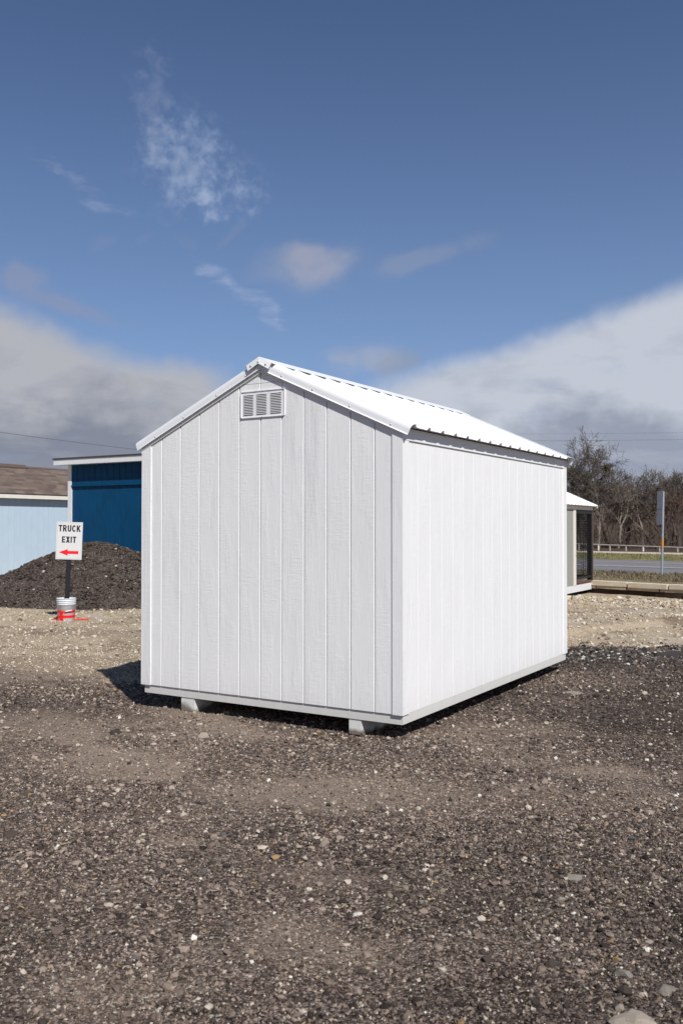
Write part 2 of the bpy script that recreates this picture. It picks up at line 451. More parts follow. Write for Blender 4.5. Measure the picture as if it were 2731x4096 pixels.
M['verge'] = mottled('winter verge', [(.33, (.075, .052, .036)), (.45, (.15, .11, .075)), (.53, (.24, .19, .125)), (.60, (.17, .17, .07)), (.70, (.25, .23, .12))], .7, 14, .95, .03)
M['grass_far'] = mottled('dry green grass', [(.32, (.17, .15, .07)), (.48, (.20, .195, .075)), (.58, (.28, .235, .12)), (.7, (.20, .21, .08))], .5, 10, .95, .03)
M['asphalt'] = mottled('road asphalt', [(.3, (.165, .16, .17)), (.5, (.19, .185, .195)), (.7, (.215, .205, .205))], .4, 40, .9, .003)
M['road_line'] = mottled('worn road paint', [(.3, (.40, .39, .36)), (.7, (.55, .54, .51))], 1.5, 20, .8, .001)
M['road_seam'] = mottled('tar seam', [(.3, (.06, .058, .06)), (.7, (.09, .085, .085))], 1.5, 20, .8, .001)
M['patch'] = mottled('patched lane', [(.3, (.22, .19, .175)), (.7, (.26, .225, .205))], 1.5, 20, .9, .002)
M['path'] = mottled('gravel path', [(.3, (.46, .40, .32)), (.7, (.58, .51, .43))], 1., 20, .95, .01)
M['litter'] = mottled('leaf litter', [(.3, (.045, .032, .024)), (.5, (.085, .060, .044)), (.7, (.13, .095, .065))], .5, 6, .95, .05)
M['block'] = mottled('cut limestone', [(.3, (.56, .47, .35)), (.55, (.67, .58, .45)), (.75, (.74, .66, .53))], 3., 30, .9, .006)
M['block_rough'] = mottled('weathered limestone', [(.3, (.24, .18, .13)), (.5, (.46, .38, .28)), (.7, (.56, .48, .37))], 6., 30, .95, .015)
M['timber'] = mottled('dark timber', [(.3, (.020, .014, .011)), (.55, (.05, .033, .025)), (.75, (.10, .065, .045))], 3., 25, .95, .01)
M['clod'] = mottled('dark asphalt clod', [(.3, (.022, .02, .02)), (.7, (.07, .06, .055))], 25, 120, .95, .0006)
M['rock'] = mottled('tan rock', [(.3, (.26, .22, .175)), (.5, (.34, .29, .235)), (.7, (.40, .35, .285))], 14, 90, .9, .0006)
M['rock_grey'] = mottled('grey rock', [(.3, (.15, .13, .112)), (.7, (.25, .22, .19))], 20, 90, .9, .0006)
M['pile'] = None


def shingle_mat():
    m, t, b = new_mat('brown shingle')
    P = t.n('ShaderNodeTexCoord').outputs['Object']
    rnd = t.n('ShaderNodeObjectInfo').outputs['Random']
    c = t.ramp(t.m('ADD', t.m('MULTIPLY', rnd, .7), t.m('MULTIPLY', t.noise(P, 30., 4, .7), .3)),
               [(.1, (.090, .064, .050)), (.4, (.118, .085, .068)), (.65, (.140, .104, .084)), (.9, (.18, .138, .114))])
    t.put(b.inputs['Base Color'], c); b.inputs['Roughness'].default_value = .95
    bump(t, b, t.noise(P, 180., 3, .7), .8, .003)
    return m


M['shingle'] = shingle_mat()

# ------------------------------------------------------------------ the ground
PILE_C = np.array([-5.05, 18.75])


def pile_h(x, y):
    """mound of millings in front of the blue sheds"""
    dx = x - PILE_C[0]; dy = y - PILE_C[1] + .22 * dx
    rx_ = np.where(dx < 0, 3.2, 3.0); ry_ = np.where(dy < 0, 2.6, 2.3)
    r = np.sqrt((dx / rx_) ** 2 + (dy / ry_) ** 2)
    r = r + (fbm(x, y, .8, 3, 61) - .5) * .13
    return 1.60 * (1 - np.sqrt(np.maximum(r, 0) ** 2 + .27 ** 2))


def masks(x, y):
    n1 = fbm(x, y, .55, 4, 3); n2 = fbm(x, y, 2.4, 4, 9)
    right = sstep(x, -.5, 1.5)
    left = sstep(-x, 1.2, 2.6)
    e = 10.3 + .8 * right - .95 * left + (n1 - .5) * (2.4 - 1.4 * right) + (n2 - .5) * (.9 - .35 * right)
    w = 1.1 - .75 * right
    pale = sstep(y, e - w * .5, e + w * .5)
    n3 = fbm(x + 40, y * 1.7, .8, 5, 23)
    dirt = left * np.exp(-((y - 9.5 - .5 * (n3 - .5)) / .75) ** 2) * 1.0 + .7 * left * np.exp(-((y - 12.1 + .25 * x) / .35) ** 2) * sstep(n3, .40, .6)
    dust = .42 * sstep(n1, .46, .74) + .60 * sstep(n3, .50, .74) + dirt
    g = lambda cx, cy, sx, sy, a: a * np.exp(-((x - cx) / sx) ** 2 - ((y - cy) / sy) ** 2)
    dust = dust + g(-.05, 5.1, .85, .40, 1.1) + g(-2.6, 6.3, .8, .8, .55) + g(1.5, 4.9, .7, .30, .5) + g(-1.2, 5.8, .9, .30, .45) + g(2.6, 6.4, 1.3, .35, .35) + g(-1.5, 3.7, .8, .35, .5) + g(-2.5, 7.0, .6, .35, .7) + g(.2, 3.2, 1.0, .22, .45)
    # swept arcs left by turning wheels in front of the shed
    rr = np.hypot(x - 1.6, (y - 8.6) * 1.0)
    for rad_, wd, am in ((4.15, .16, .55), (3.1, .17, .45), (5.0, .13, .4)):
        dust = dust + am * np.exp(-((rr - rad_ - .25 * (n1 - .5)) / wd) ** 2) * sstep(9.0 - y, 0, 2) * (.35 + 1.1 * sstep(n3, .42, .62))
    dust = dust - g(1.2, 3.9, 1.2, .55, .6) - g(-.6, 4.2, .9, .35, .4) - g(3.6, 9.6, 2.2, 1.1, .7)
    return pale, np.clip(dust, 0, 1.2)


def darkness(x, y):
    """where the millings lie fresh and black"""
    d = 1.1 * sstep(fbm(x, y, .42, 4, 55), .50, .66) * .55
    d = d + .75 * np.exp(-((x - 3.4) / 2.2) ** 2 - ((y - 9.9) / 1.0) ** 2) + .45 * np.exp(-((x - .9) / 1.1) ** 2 - ((y - 3.9) / .5) ** 2) + .5 * np.exp(-((x - 3.) / 1.6) ** 2 - ((y - 7.2) / .9) ** 2)
    d = d * (1 - .6 * sstep(-x, 1.0, 2.2) * sstep(y, 5.5, 7))
    return np.clip(d, 0, .9)


RT_E = np.array([.722, -.692]); RT_N = np.array([.692, .722])        # along and across the road
WALL_A = np.array([5.60, 20.25]); WALL_D = np.array([.66, -.75]); WALL_D /= np.linalg.norm(WALL_D); WALL_N = np.array([-WALL_D[1], WALL_D[0]])


def height(x, y):
    near = 1 - sstep(y, 9, 16)
    h = (fbm(x, y, .45, 3, 21) - .5) * .05 + (fbm(x, y, 2.2, 3, 33) - .5) * .030 * (.5 + .5 * near) + (fbm(x, y, 9.0, 3, 41) - .5) * .024
    # wheel ruts
    t = (x * .93 + y * .36); h = h - .014 * np.exp(-((t - 3.2) / .16) ** 2) - .012 * np.exp(-((t - 1.2) / .16) ** 2)
    q = (y - 13.3) - .75 * (x - 4.0); h = h - .05 * np.exp(-(q / .22) ** 2) * sstep(x, 2.3, 3.2) + .03 * np.exp(-((q - .4) / .2) ** 2) * sstep(x, 2.3, 3.2)
    # low windrow where the pale stone meets the wall
    q2 = (y - 17.6) + .55 * (x - 6.0)
    h = h + .04 * np.exp(-(q2 / .55) ** 2) * sstep(x, 2, 4)
    far = sstep(np.hypot(x, y), 22, 40)
    return h * (1 - far)


def graded(a, b, step, grow, far_lo, far_hi, cap):
    c = list(np.arange(a, b, step)); s = step; p = c[-1]
    while p < far_hi: s = min(s * grow, cap(p)); p += s; c.append(p)
    s = step; p = a; l = []
    while p > far_lo: s = min(s * grow, cap(p)); p -= s; l.append(p)
    return np.array(l[::-1] + c)


capf = lambda p: max(.15, abs(p) * .2) if abs(p) > 14 else (.09 if abs(p) < 9 else .15)
xs = graded(-2.6, 3.0, .030, 1.03, -3000, 3000, capf)
ys = graded(2.1, 7.0, .030, 1.02, -3000, 3000, lambda p: (.10 if -2 < p < 14 else max(.16, abs(p - 8) * .12)))
X, Y = np.meshgrid(xs, ys); xf, yf = X.ravel(), Y.ravel()
Zg = height(xf, yf)
pale, dust = masks(xf, yf)
nx, ny = len(xs), len(ys)
ii = (np.arange(ny - 1)[:, None] * nx + np.arange(nx - 1)[None, :]).ravel()
F = np.c_[ii, ii + 1, ii + nx + 1, ii + nx]
gme = np_mesh('ground', np.c_[xf, yf, Zg], F, M['ground'], None, True, {'pale': pale, 'dust': dust, 'dark': darkness(xf, yf)})
go = obj('ground', gme); go['kind'] = 'structure'


def octa(n, rg, flat=.65):
    """n jittered octahedra: unit stones as (n,6,3)"""
    base = np.array([[1, 0, 0], [0, 1, 0], [-1, 0, 0], [0, -1, 0], [0, 0, 1], [0, 0, -1]], float)
    v = base[None] * (1 + rg.normal(0, .16, (n, 6, 1))) + rg.normal(0, .15, (n, 6, 3))
    v[:, :, 2] *= flat
    a = rg.uniform(0, 2 * np.pi, n); b = rg.normal(0, .5, n)
    ca, sa, cb, sb = np.cos(a), np.sin(a), np.cos(b), np.sin(b)
    x, y, z = v[..., 0].copy(), v[..., 1].copy(), v[..., 2].copy()
    y, z = y * cb[:, None] - z * sb[:, None], y * sb[:, None] + z * cb[:, None]
    x, y = x * ca[:, None] - y * sa[:, None], x * sa[:, None] + y * ca[:, None]
    return np.stack([x, y, z], -1)


OF = np.array([[0, 1, 4], [1, 2, 4], [2, 3, 4], [3, 0, 4], [1, 0, 5], [2, 1, 5], [3, 2, 5], [0, 3, 5]])


_g = (1 + 5 ** .5) / 2
ICV = np.array([[-1, _g, 0], [1, _g, 0], [-1, -_g, 0], [1, -_g, 0], [0, -1, _g], [0, 1, _g], [0, -1, -_g], [0, 1, -_g], [_g, 0, -1], [_g, 0, 1], [-_g, 0, -1], [-_g, 0, 1]]) / math.sqrt(1 + _g * _g)
ICF = np.array([[0, 11, 5], [0, 5, 1], [0, 1, 7], [0, 7, 10], [0, 10, 11], [1, 5, 9], [5, 11, 4], [11, 10, 2], [10, 7, 6], [7, 1, 8], [3, 9, 4], [3, 4, 2], [3, 2, 6], [3, 6, 8], [3, 8, 9], [4, 9, 5], [2, 4, 11], [6, 2, 10], [8, 6, 7], [9, 8, 1]])


def ico(n, rg, flat=.7):
    v = ICV[None] * (1 + rg.normal(0, .13, (n, 12, 1))) + rg.normal(0, .09, (n, 12, 3))
    v[:, :, 0] *= rg.uniform(.9, 1.45, (n, 1)); v[:, :, 2] *= flat * rg.uniform(.75, 1.15, (n, 1))
    a = rg.uniform(0, 2 * np.pi, n); b = rg.normal(0, .4, n)
    ca, sa, cb, sb = np.cos(a), np.sin(a), np.cos(b), np.sin(b)
    x, y, z = v[..., 0].copy(), v[..., 1].copy(), v[..., 2].copy()
    y, z = y * cb[:, None] - z * sb[:, None], y * sb[:, None] + z * cb[:, None]
    x, y = x * ca[:, None] - y * sa[:, None], x * sa[:, None] + y * ca[:, None]
    return np.stack([x, y, z], -1)


def stones_mesh(name, x, y, z, s, col, flat=.65, big=.0):
    """the larger stones get twenty faces, the small ones eight"""
    B = s >= big; V = []; Fc = []; Cc = []; base = 0
    for msk, fn, FF, k in ((B, ico, ICF, 12), (~B, octa, OF, 6)):
        n = int(msk.sum())
        if not n: continue
        v = fn(n, rng, flat) * s[msk][:, None, None] + np.stack([x[msk], y[msk], z[msk]], -1)[:, None, :]
        V.append(v.reshape(-1, 3)); Fc.append((FF[None] + (np.arange(n) * k)[:, None, None]).reshape(-1, 3) + base); Cc.append(np.repeat(col[msk], k, 0)); base += n * k
    return np_mesh(name, np.concatenate(V), np.concatenate(Fc), M['stone'], np.concatenate(Cc))


def pick(n, table):
    w = np.array([q[0] for q in table]); w = w / w.sum()
    k = rng.choice(len(table), n, p=w)
    lo = np.array([q[1] for q in table])[k]; hi = np.array([q[2] for q in table])[k]
    return lo + (hi - lo) * rng.random((n, 1))


DARK_T = [(.36, (0.028, 0.022, 0.019), (0.092, 0.071, 0.060)), (.29, (0.129, 0.097, 0.079), (0.258, 0.197, 0.160)), (.23, (0.269, 0.208, 0.168), (0.409, 0.327, 0.264)),
          (.10, (0.387, 0.329, 0.267), (0.538, 0.476, 0.394)), (.007, (0.581, 0.550, 0.485), (0.753, 0.720, 0.646)), (.008, (0.323, 0.212, 0.091), (0.430, 0.275, 0.132)), (.02, (0.092, 0.093, 0.093), (0.151, 0.150, 0.147))]
PALE_T = [(.10, (.09, .07, .055), (.18, .14, .10)), (.5, (.35, .28, .19), (.52, .425, .31)), (.4, (.52, .455, .36), (.70, .645, .55))]
# fine to coarse loose stones over the near ground, denser where one can see them singly
N1 = 215000
uu = rng.random(N1); gy = 2.1 * (11.5 / 2.1) ** (uu ** .92)
gx = rng.uniform(-1, 1, N1) * (gy * .44 + .9)
clump = fbm(gx, gy, 1.1, 4, 77)
keep = rng.random(N1) < (.62 + .6 * sstep(clump, .35, .62)); gx, gy = gx[keep], gy[keep]
pl, du = masks(gx, gy)
kp = rng.random(len(gx)) > .30 * np.clip(du, 0, 1); gx, gy, pl, du = gx[kp], gy[kp], pl[kp], du[kp]
n = len(gx)
sz = (.0034 + gy * .00040) * np.exp(rng.normal(0, .42, n)); sz = np.clip(sz, .0026, .017 - .006 * pl)
sz = np.where(rng.random(n) < .010, sz * rng.uniform(1.4, 2.2, n), sz)
col = np.where((rng.random(n) < np.clip(pl * 1.1, 0, 1))[:, None], pick(n, PALE_T), pick(n, DARK_T))
tint = rng.uniform(.22, .40, (n, 1)) * np.array([[1., .78, .62]]); dm = (np.clip(du, 0, 1) * .62 * (rng.random(n) < .85))[:, None]
col = np.where((col.mean(1) > .30)[:, None], col, col * (1 - dm) + tint * dm)
dkn = darkness(gx, gy) * (1 - np.clip(pl, 0, 1)); bright = col.mean(1) > .36
col = np.where(bright[:, None], col, col * (.90 - .50 * dkn)[:, None])
o = obj('gravel', stones_mesh('gravel', gx, gy, height(gx, gy) + sz * .25, sz, col, .75, np.percentile(sz, 95))); o['kind'] = 'stuff'
o['label'] = 'loose dark crushed asphalt gravel strewn over the yard in the foreground'; o['category'] = 'gravel'
# dark coarse lumps along the edge where the millings end
N2 = 4200
ex = rng.uniform(1.6, 7.5, N2)
ey = np.where(ex > 0, 10.6 + rng.normal(0, .42, N2), 9.9 + rng.normal(0, .9, N2))
es = np.clip(.012 * np.exp(rng.normal(0, .45, N2)), .007, .06)
ec = pick(N2, [(.72, (.03, .028, .029), (.085, .075, .07)), (.18, (.13, .11, .10), (.22, .19, .16)), (.10, (.45, .42, .37), (.65, .62, .56))])
# pale limestone rubble, thickest by the wall
N3 = 16000
rx = rng.uniform(2.2, 10.5, N3); rq = rng.normal(0, .55, N3); ry = 17.6 - .55 * (rx - 6.0) + rq
spread = rng.random(N3) < .45
ry = np.where(spread, rng.uniform(11.2, 18.5, N3), ry)
rs = np.clip(.014 * np.exp(rng.normal(0, .5, N3)), .006, .055) * np.where(spread, .75, 1.)
rc = pick(N3, PALE_T[1:] + [(.08, (.10, .08, .06), (.2, .16, .12))])
N4 = 9000
lx = rng.uniform(-8.5, -1.6, N4); ly = rng.uniform(10.4, 17.0, N4)
ls = np.clip(.008 * np.exp(rng.normal(0, .5, N4)), .004, .032); lc = pick(N4, PALE_T)
ax = np.r_[ex, rx, lx]; ay = np.r_[ey, ry, ly]; as_ = np.r_[es, rs, ls]; ac = np.r_[ec, rc, lc]
inside = ((ax - WALL_A[0]) * WALL_N[0] + (ay - WALL_A[1]) * WALL_N[1]) < -.15
ax, ay, as_, ac = ax[inside], ay[inside], as_[inside], ac[inside]
o = obj('limestone_rubble', stones_mesh('limestone rubble', ax, ay, height(ax, ay) + as_ * .3, as_, ac, .8, .012)); o['kind'] = 'stuff'
o['label'] = 'pale broken limestone rubble scattered on the light ground behind the white shed'; o['category'] = 'rubble'
# straw bits and wood splinters
N5 = 230
sx_ = rng.uniform(-1, 1, N5); sy_ = 2.4 * (9 / 2.4) ** rng.random(N5); sx_ = sx_ * (sy_ * .42 + .6)
v = []; f = []
for x, y in zip(sx_, sy_):
    a = rng.uniform(0, np.pi); L = rng.uniform(.004, .016) * (1 + 1.0 * (rng.random() < .1)); w = rng.uniform(.0010, .0030)
    z = float(height(np.array([x]), np.array([y]))[0]) + .006
    d = np.array([math.cos(a), math.sin(a)]); p = np.array([-d[1], d[0]])
    b0 = len(v)
    for q, zz in ((-L * d - w * p, 0), (L * d - w * p, .004), (L * d + w * p, .004), (-L * d + w * p, 0)): v.append((x + q[0], y + q[1], z + zz))
    for q, zz in ((-L * d, .003), (L * d, .007)): v.append((x + q[0], y + q[1], z + zz))
    f += [(b0, b0 + 1, b0 + 5), (b0, b0 + 5, b0 + 4), (b0 + 4, b0 + 5, b0 + 2), (b0 + 4, b0 + 2, b0 + 3), (b0 + 1, b0 + 2, b0 + 5), (b0, b0 + 4, b0 + 3)]
o = obj('dry_straw', np_mesh('dry straw', v, f, M['straw'])); o['kind'] = 'stuff'
o['label'] = 'scattered orange straw and wood splinters lying on the dark gravel'; o['category'] = 'straw'


def rock(name, x, y, s, mat, label, seed, flat=.5, stretch=1.4, rot=0., sink=.35, cat='rock', group=None):
    import bmesh
    bm = bmesh.new(); bmesh.ops.create_icosphere(bm, subdivisions=2, radius=1)
    rg = np.random.default_rng(seed); dirs = rg.normal(0, 1, (9, 3)); dirs[:, 2] = np.abs(dirs[:, 2]) * .7; dirs /= np.linalg.norm(dirs, axis=1)[:, None]; lim = rg.uniform(.45, .80, 9)
    for vv in bm.verts:
        p = np.array(vv.co)
        for d, l in zip(dirs, lim):
            q = p @ d
            if q > l: p = p - d * (q - l) * .92
        p = p * (1 + rg.normal(0, .03)); vv.co = (p[0] * stretch, p[1], p[2] * flat)
    me = bpy.data.meshes.new(name); bm.to_mesh(me); bm.free()
    o = obj(name, me, mat, None, (x, y, float(height(np.array([x]), np.array([y]))[0]) + s * flat * (1 - 2 * sink) * .6), (0, 0, rot)); o.scale = (s, s, s)
    return thing(o, label, cat, group)


rock('rock', .86, 2.70, .066, M['rock'], 'large flat tan rock half buried at the bottom right corner of the gravel', 4, .62, 1.15, -.5, .22)
rock('stone', 1.045, 2.93, .034, M['rock_grey'], 'rounded grey stone just right of the large tan rock', 8, .6, 1.2, .4)
rock('stone', .935, 3.03, .026, M['rock_grey'], 'small grey tan lump just behind the large tan rock', 12, .6, 1.5, -.4)
rock('asphalt_clod', -1.63, 6.55, .055, M['clod'], 'dark crumbly clod in front of the left end of the white shed', 15, .5, 1.5, .2, .3, 'clod')
rock('asphalt_clod', 3.82, 10.45, .13, M['clod'], 'biggest dark lump on the edge between dark gravel and pale ground', 18, .45, 1.8, .1, .3, 'clod')
rock('stone', -.97, 6.42, .042, M['rock'], 'pale stone standing in front of the gap under the white shed', 21, .7, 1.2, .3)
rock('stone', -.70, 6.53, .040, M['rock_grey'], 'smooth grey stone at the shadow edge left of the right skid', 25, .6, 1.4, .1)
rock('stone', -2.85, 6.35, .05, M['rock'], 'wide pale stone lying alone at the left edge of the gravel', 28, .5, 1.5, .1)
rock('stone', 2.05, 8.1, .07, M['rock_grey'], 'flat pinkish grey slab beside the right wall of the white shed', 31, .35, 1.7, -.1)
rock('stone', .98, 3.86, .032, M['rock_grey'], 'pale beige stone in the right foreground gravel', 34, .5, 1.5, 0)

# ------------------------------------------------------------------ road, verges and path beyond the wall
ZB = .13


def strip(name, a, b, s0, s1, z, mat, n=60, jag=0., seed=1):
    rg = np.random.default_rng(seed); v = []; f = []
    for i in range(n + 1):
        s = s0 + (s1 - s0) * i / n
        ja, jb = rg.uniform(-jag, jag, 2)
        for q in (a + ja, b + jb):
            p = RT_E * s + RT_N * q; v.append((p[0], p[1], z))
    for i in range(n): f.append((2 * i, 2 * i + 2, 2 * i + 3, 2 * i + 1))
    me = np_mesh(name, v, f, mat)
    o = obj(name, me); o['kind'] = 'structure'; return o


S0, S1 = -120, 160
# raised verge: polygon between the wall back and the road
wa = WALL_A + WALL_N * .28 - WALL_D * 11.5; wb = WALL_A + WALL_N * .28 + WALL_D * 40


def on_road(q, s): p = RT_E * s + RT_N * q; return (p[0], p[1])


nv = 60; v = []; f = []
for i in range(nv + 1):
    p = wa + (wb - wa) * i / nv
    s = p @ RT_E; q0 = p @ RT_N
    for j in range(9):
        q = q0 + (25.2 - q0) * j / 8
        zz = .25 - .12 * min(1, j / 5) + (.02 * math.sin(i * 1.7 + j * 2.1) if 0 < j < 8 else 0)
        v.append((*on_road(q, s), zz))
for i in range(nv):
    for j in range(8): f.append((i * 9 + j, i * 9 + 9 + j, i * 9 + 10 + j, i * 9 + j + 1))
o = obj('verge', np_mesh('verge', v, f, M['verge'], None, True)); o['kind'] = 'structure'
strip('verge', 22.5, 25.4, S0, S1, ZB - .03, M['verge'], 80, .15, 2)
strip('road', 25.3, 35.3, S0, S1, ZB, M['asphalt'])
strip('road_line', 29.35, 29.60, S0, S1, ZB + .004, M['road_line'])
strip('road_seam', 28.7, 28.85, S0, S1, ZB + .004, M['road_seam'], 90, .05, 3)
strip('road_patch', 32.3, 33.4, S0, S1, ZB + .004, M['patch'], 60, .15, 5)
strip('far_verge', 35.2, 43.1, S0, S1, ZB + .01, M['grass_far'], 90, .12, 6)
strip('path', 42.9, 46.1, S0, S1, ZB + .02, M['path'], 90, .2, 7)
strip('woodland_floor', 46.0, 150, S0, S1, ZB + .01, M['litter'], 90, .1, 8)
# tufts of winter grass on both verges


def tufts(name, n, q0, q1, s0, s1, z, hh, cols, label, seed):
    rg = np.random.default_rng(seed)
    q = rg.uniform(q0, q1, n); s = rg.uniform(s0, s1, n)
    if name == 'verge_grass':
        lim = np.array([((RT_E * a + RT_N * b) - WALL_A) @ WALL_N for a, b in zip(s, q)]); ok = lim > .35; q, s = q[ok], s[ok]; n = len(q)
    p = RT_E[None] * s[:, None] + RT_N[None] * q[:, None]
    a = rg.uniform(0, np.pi, n); w = rg.uniform(.006, .018, n); h = hh * rg.uniform(.4, 1.2, n); lean = rg.normal(0, .05, (n, 2))
    zz = np.full(n, z)
    A = np.c_[p[:, 0] - np.cos(a) * w, p[:, 1] - np.sin(a) * w, zz]; B = np.c_[p[:, 0] + np.cos(a) * w, p[:, 1] + np.sin(a) * w, zz]; T = np.c_[p + lean, zz + h]
    V = np.stack([A, B, T], 1).reshape(-1, 3); Fq = np.arange(3 * n).reshape(n, 3)
    cl = pick(n, cols)
    o = obj(name, np_mesh(name, V, Fq, M['stone'], np.repeat(cl, 3, 0))); o['kind'] = 'stuff'; o['label'] = label; o['category'] = 'grass'


tufts('verge_grass', 34000, 16.5, 25.3, -20, 6, ZB + .03, .075, [(.5, (.10, .075, .05), (.20, .15, .10)), (.3, (.22, .18, .11), (.32, .26, .17)), (.2, (.10, .12, .04), (.17, .19, .07))],
      'short brown winter grass on the strip between limestone wall and road', 5)
tufts('far_grass', 26000, 35.4, 42.9, -40, 2, ZB + .01, .08, [(.5, (.13, .135, .05), (.2, .2, .08)), (.5, (.22, .19, .10), (.30, .25, .14))],
      'dry green grass strip across the road in front of the pale path', 6)

# retaining wall of limestone blocks on dark timbers
wz = math.atan2(WALL_D[1], WALL_D[0])
wall = empty('retaining_wall', (WALL_A[0], WALL_A[1], 0), wz, 'low wall of tan limestone blocks on dark timbers behind the rubble', 'wall')
rg = random.Random(3)
bx0 = -10.5
bms = []
for k in range(6):
    L = .92; m = MB(); c = .008
    y0, y1 = 0 + rg.uniform(-.006, .006), .26
    m.loft([(c, y0, 0), (L - c, y0, 0), (L, y0 + c, 0), (L, y1, 0), (0, y1, 0), (0, y0 + c, 0)], [(c, y0 + rg.uniform(-.01, .01), .098), (L - c, y0 + rg.uniform(-.01, .01), .100), (L, y0 + c, .100), (L, y1, .098), (0, y1, .098), (0, y0 + c, .098)])
    bms.append(m.mesh('top block'))
x = bx0; i = 0
while x < 7.5:
    o = obj('block', bms[i % 6], M['block'], wall, (x, rg.uniform(-.012, .012), 0.186 + rg.uniform(-.003, .003)), (0, 0, rg.uniform(-.008, .008))); x += .948; i += 1
rms = []
for k in range(6):
    L = rg.choice([.55, .62, .74]); m = MB()
    a = [(0, .03, .0), (L, .03 + rg.uniform(-.02, .02), 0), (L, .28, 0), (0, .28, 0)]
    b = [(0.01, .035 + rg.uniform(-.02, .02), .062), (L - .01, .04 + rg.uniform(-.02, .02), .060), (L - .01, .28, .062), (.01, .28, .062)]
    m.loft(a, b); rms.append((L, m.mesh('rough block')))
x = bx0; i = 0
while x < 7.5:
    L, me = rms[rg.randrange(6)]
    obj('rough_block', me, M['block_rough'], wall, (x, rg.uniform(-.03, .02), .121)); x += L + .022
x = bx0; i = 0
tm = MB().box(0, 2.38, .05, .2, -.12, .118).mesh('timber')
while x < 7.5:
    obj('timber', tm, M['timber'], wall, (x, rg.uniform(-.015, .015), 0), (0, rg.uniform(-.003, .003), 0)); x += 2.4
pm = MB().box(-.05, .05, .0, .045, -.1, .114).mesh('stake')
for x in [-3.2 + .62 * k + rg.uniform(-.1, .1) for k in range(6)]:
    obj('stake', pm, M['timber'], wall, (x, 0, 0), (0, rg.uniform(-.05, .05), 0))

# ------------------------------------------------------------------ sheds
u = np.array([-math.cos(PSI), math.sin(PSI)]); vdir = np.array([math.sin(PSI), math.cos(PSI)])
NC = np.array([.423832564, 6.23571171])


def board_mesh(w, zl, zr, z0=0., th=.012, c=.004, zm=None):
    """one siding board, local x along the wall, outer face at y=0, sides chamfered"""
    m = MB()
    def ring(zf):
        return [(0, th, zf(0)), (0, c, zf(0)), (c, 0, zf(c)), (w - c, 0, zf(w - c)), (w, c, zf(w)), (w, th, zf(w))]
    m.loft(ring(lambda x: z0), ring(lambda x: zl + (zr - zl) * x / w))
    return m.mesh('board')


# ---- main white shed: local x points right along the gable, y runs back, front right corner at the origin
shed = empty('white_shed', (NC[0], NC[1], 0), -PSI, 'big white wooden shed with ribbed white roof and louvred gable vent, nearest building', 'shed')
WD, LN, Z0 = 2.44, 3.66, .191
gap = .007
APX = -1.22


def rake_z(s): return 2.120 + .449 * min(s, WD - s)       # underside of the rake trim, s measured from the right corner


# inner walls behind the grooves
core = MB()
prof = [(-.03, Z0 + .004), (-WD + .03, Z0 + .004), (-WD + .03, 2.16), (APX, 2.685), (-.03, 2.16)]
core.loft([(x, .0245, z) for x, z in prof], [(x, LN - .0245, z) for x, z in prof])
obj('inner_wall', core.mesh(), M['white_wood'], shed)
gs = [0.03] + [.231 + .1995 * k for k in range(11)] + [WD - .03]
for k in range(12):
    s0, s1 = gs[k], gs[k + 1]
    w = s1 - s0 - gap
    zt = lambda s: rake_z(s) + .03
    sl, sr = s1 - gap / 2, s0 + gap / 2
    if k in (5, 6):       # boards under the peak are spliced just above the vent
        obj('siding_board', board_mesh(w, 2.586, 2.586, Z0, c=.003), M['white_wood'], shed, (-sl, .013, 0))
        obj('siding_board', board_mesh(w, zt(sl), zt(sr), 2.589, c=.003), M['white_wood'], shed, (-sl, .013, 0))
    else:
        obj('siding_board', board_mesh(w, zt(sl), zt(sr), Z0, c=.003), M['white_wood'], shed, (-sl, .013, 0))
# right side boards (turned a quarter so they face right)
ss = [.03] + [.25 + .2 * k for k in range(17)] + [LN - .03]
sbm = {}
for k in range(len(ss) - 1):
    y0, y1 = ss[k], ss[k + 1]; w = round(y1 - y0 - .0035, 4)
    if w not in sbm: sbm[w] = board_mesh(w, 2.12, 2.12, Z0, c=.0018)
    obj('siding_board', sbm[w], M['white_wood'], shed, (-.013, y0 + .00175, 0), (0, 0, rad(90)))
# left and rear walls: same boards, facing away
for k in range(len(ss) - 1):
    y0, y1 = ss[k], ss[k + 1]; w = round(y1 - y0 - .0035, 4)
    obj('siding_board', sbm[w], M['white_wood'], shed, (-WD + .013, y1 - .00175, 0), (0, 0, rad(-90)))
for k in range(12):
    s0, s1 = gs[k], gs[k + 1]; w = s1 - s0 - gap
    obj('siding_board', board_mesh(w, rake_z(s0) + .03, rake_z(s1) + .03, Z0), M['white_wood'], shed, (-s0 - gap / 2, LN - .013, 0), (0, 0, rad(180)))
# corner boards
ct = MB()


def corner(x0, x1, y0, y1, zl, zr):
    m = MB(); m.loft([(x0, y0, Z0 - .002), (x1, y0, Z0 - .002), (x1, y1, Z0 - .002), (x0, y1, Z0 - .002)], [(x0, y0, zl), (x1, y0, zr), (x1, y1, zr), (x0, y1, zl)])
    return m.mesh()


obj('corner_trim', corner(-.088, -.0165, .0045, .0128, rake_z(.088) - .001, rake_z(.0165) - .001), M['white_wood'], shed)
obj('corner_trim', corner(-.016, -.005, .0042, .1, 2.094, 2.094), M['white_wood'], shed)
obj('corner_trim', corner(-.016, -.005, LN - .1, LN + .004, 2.094, 2.094), M['white_wood'], shed)
obj('corner_trim', corner(-WD + .0165, -WD + .098, .0045, .0128, rake_z(.0165) - .001, rake_z(.098) - .001), M['white_wood'], shed)
obj('corner_trim', corner(-WD - .003, -WD + .016, .0042, .1, 2.094, 2.094), M['white_wood'], shed)
obj('corner_trim', corner(-WD - .003, -WD + .016, LN - .1, LN + .004, 2.094, 2.094), M['white_wood'], shed)
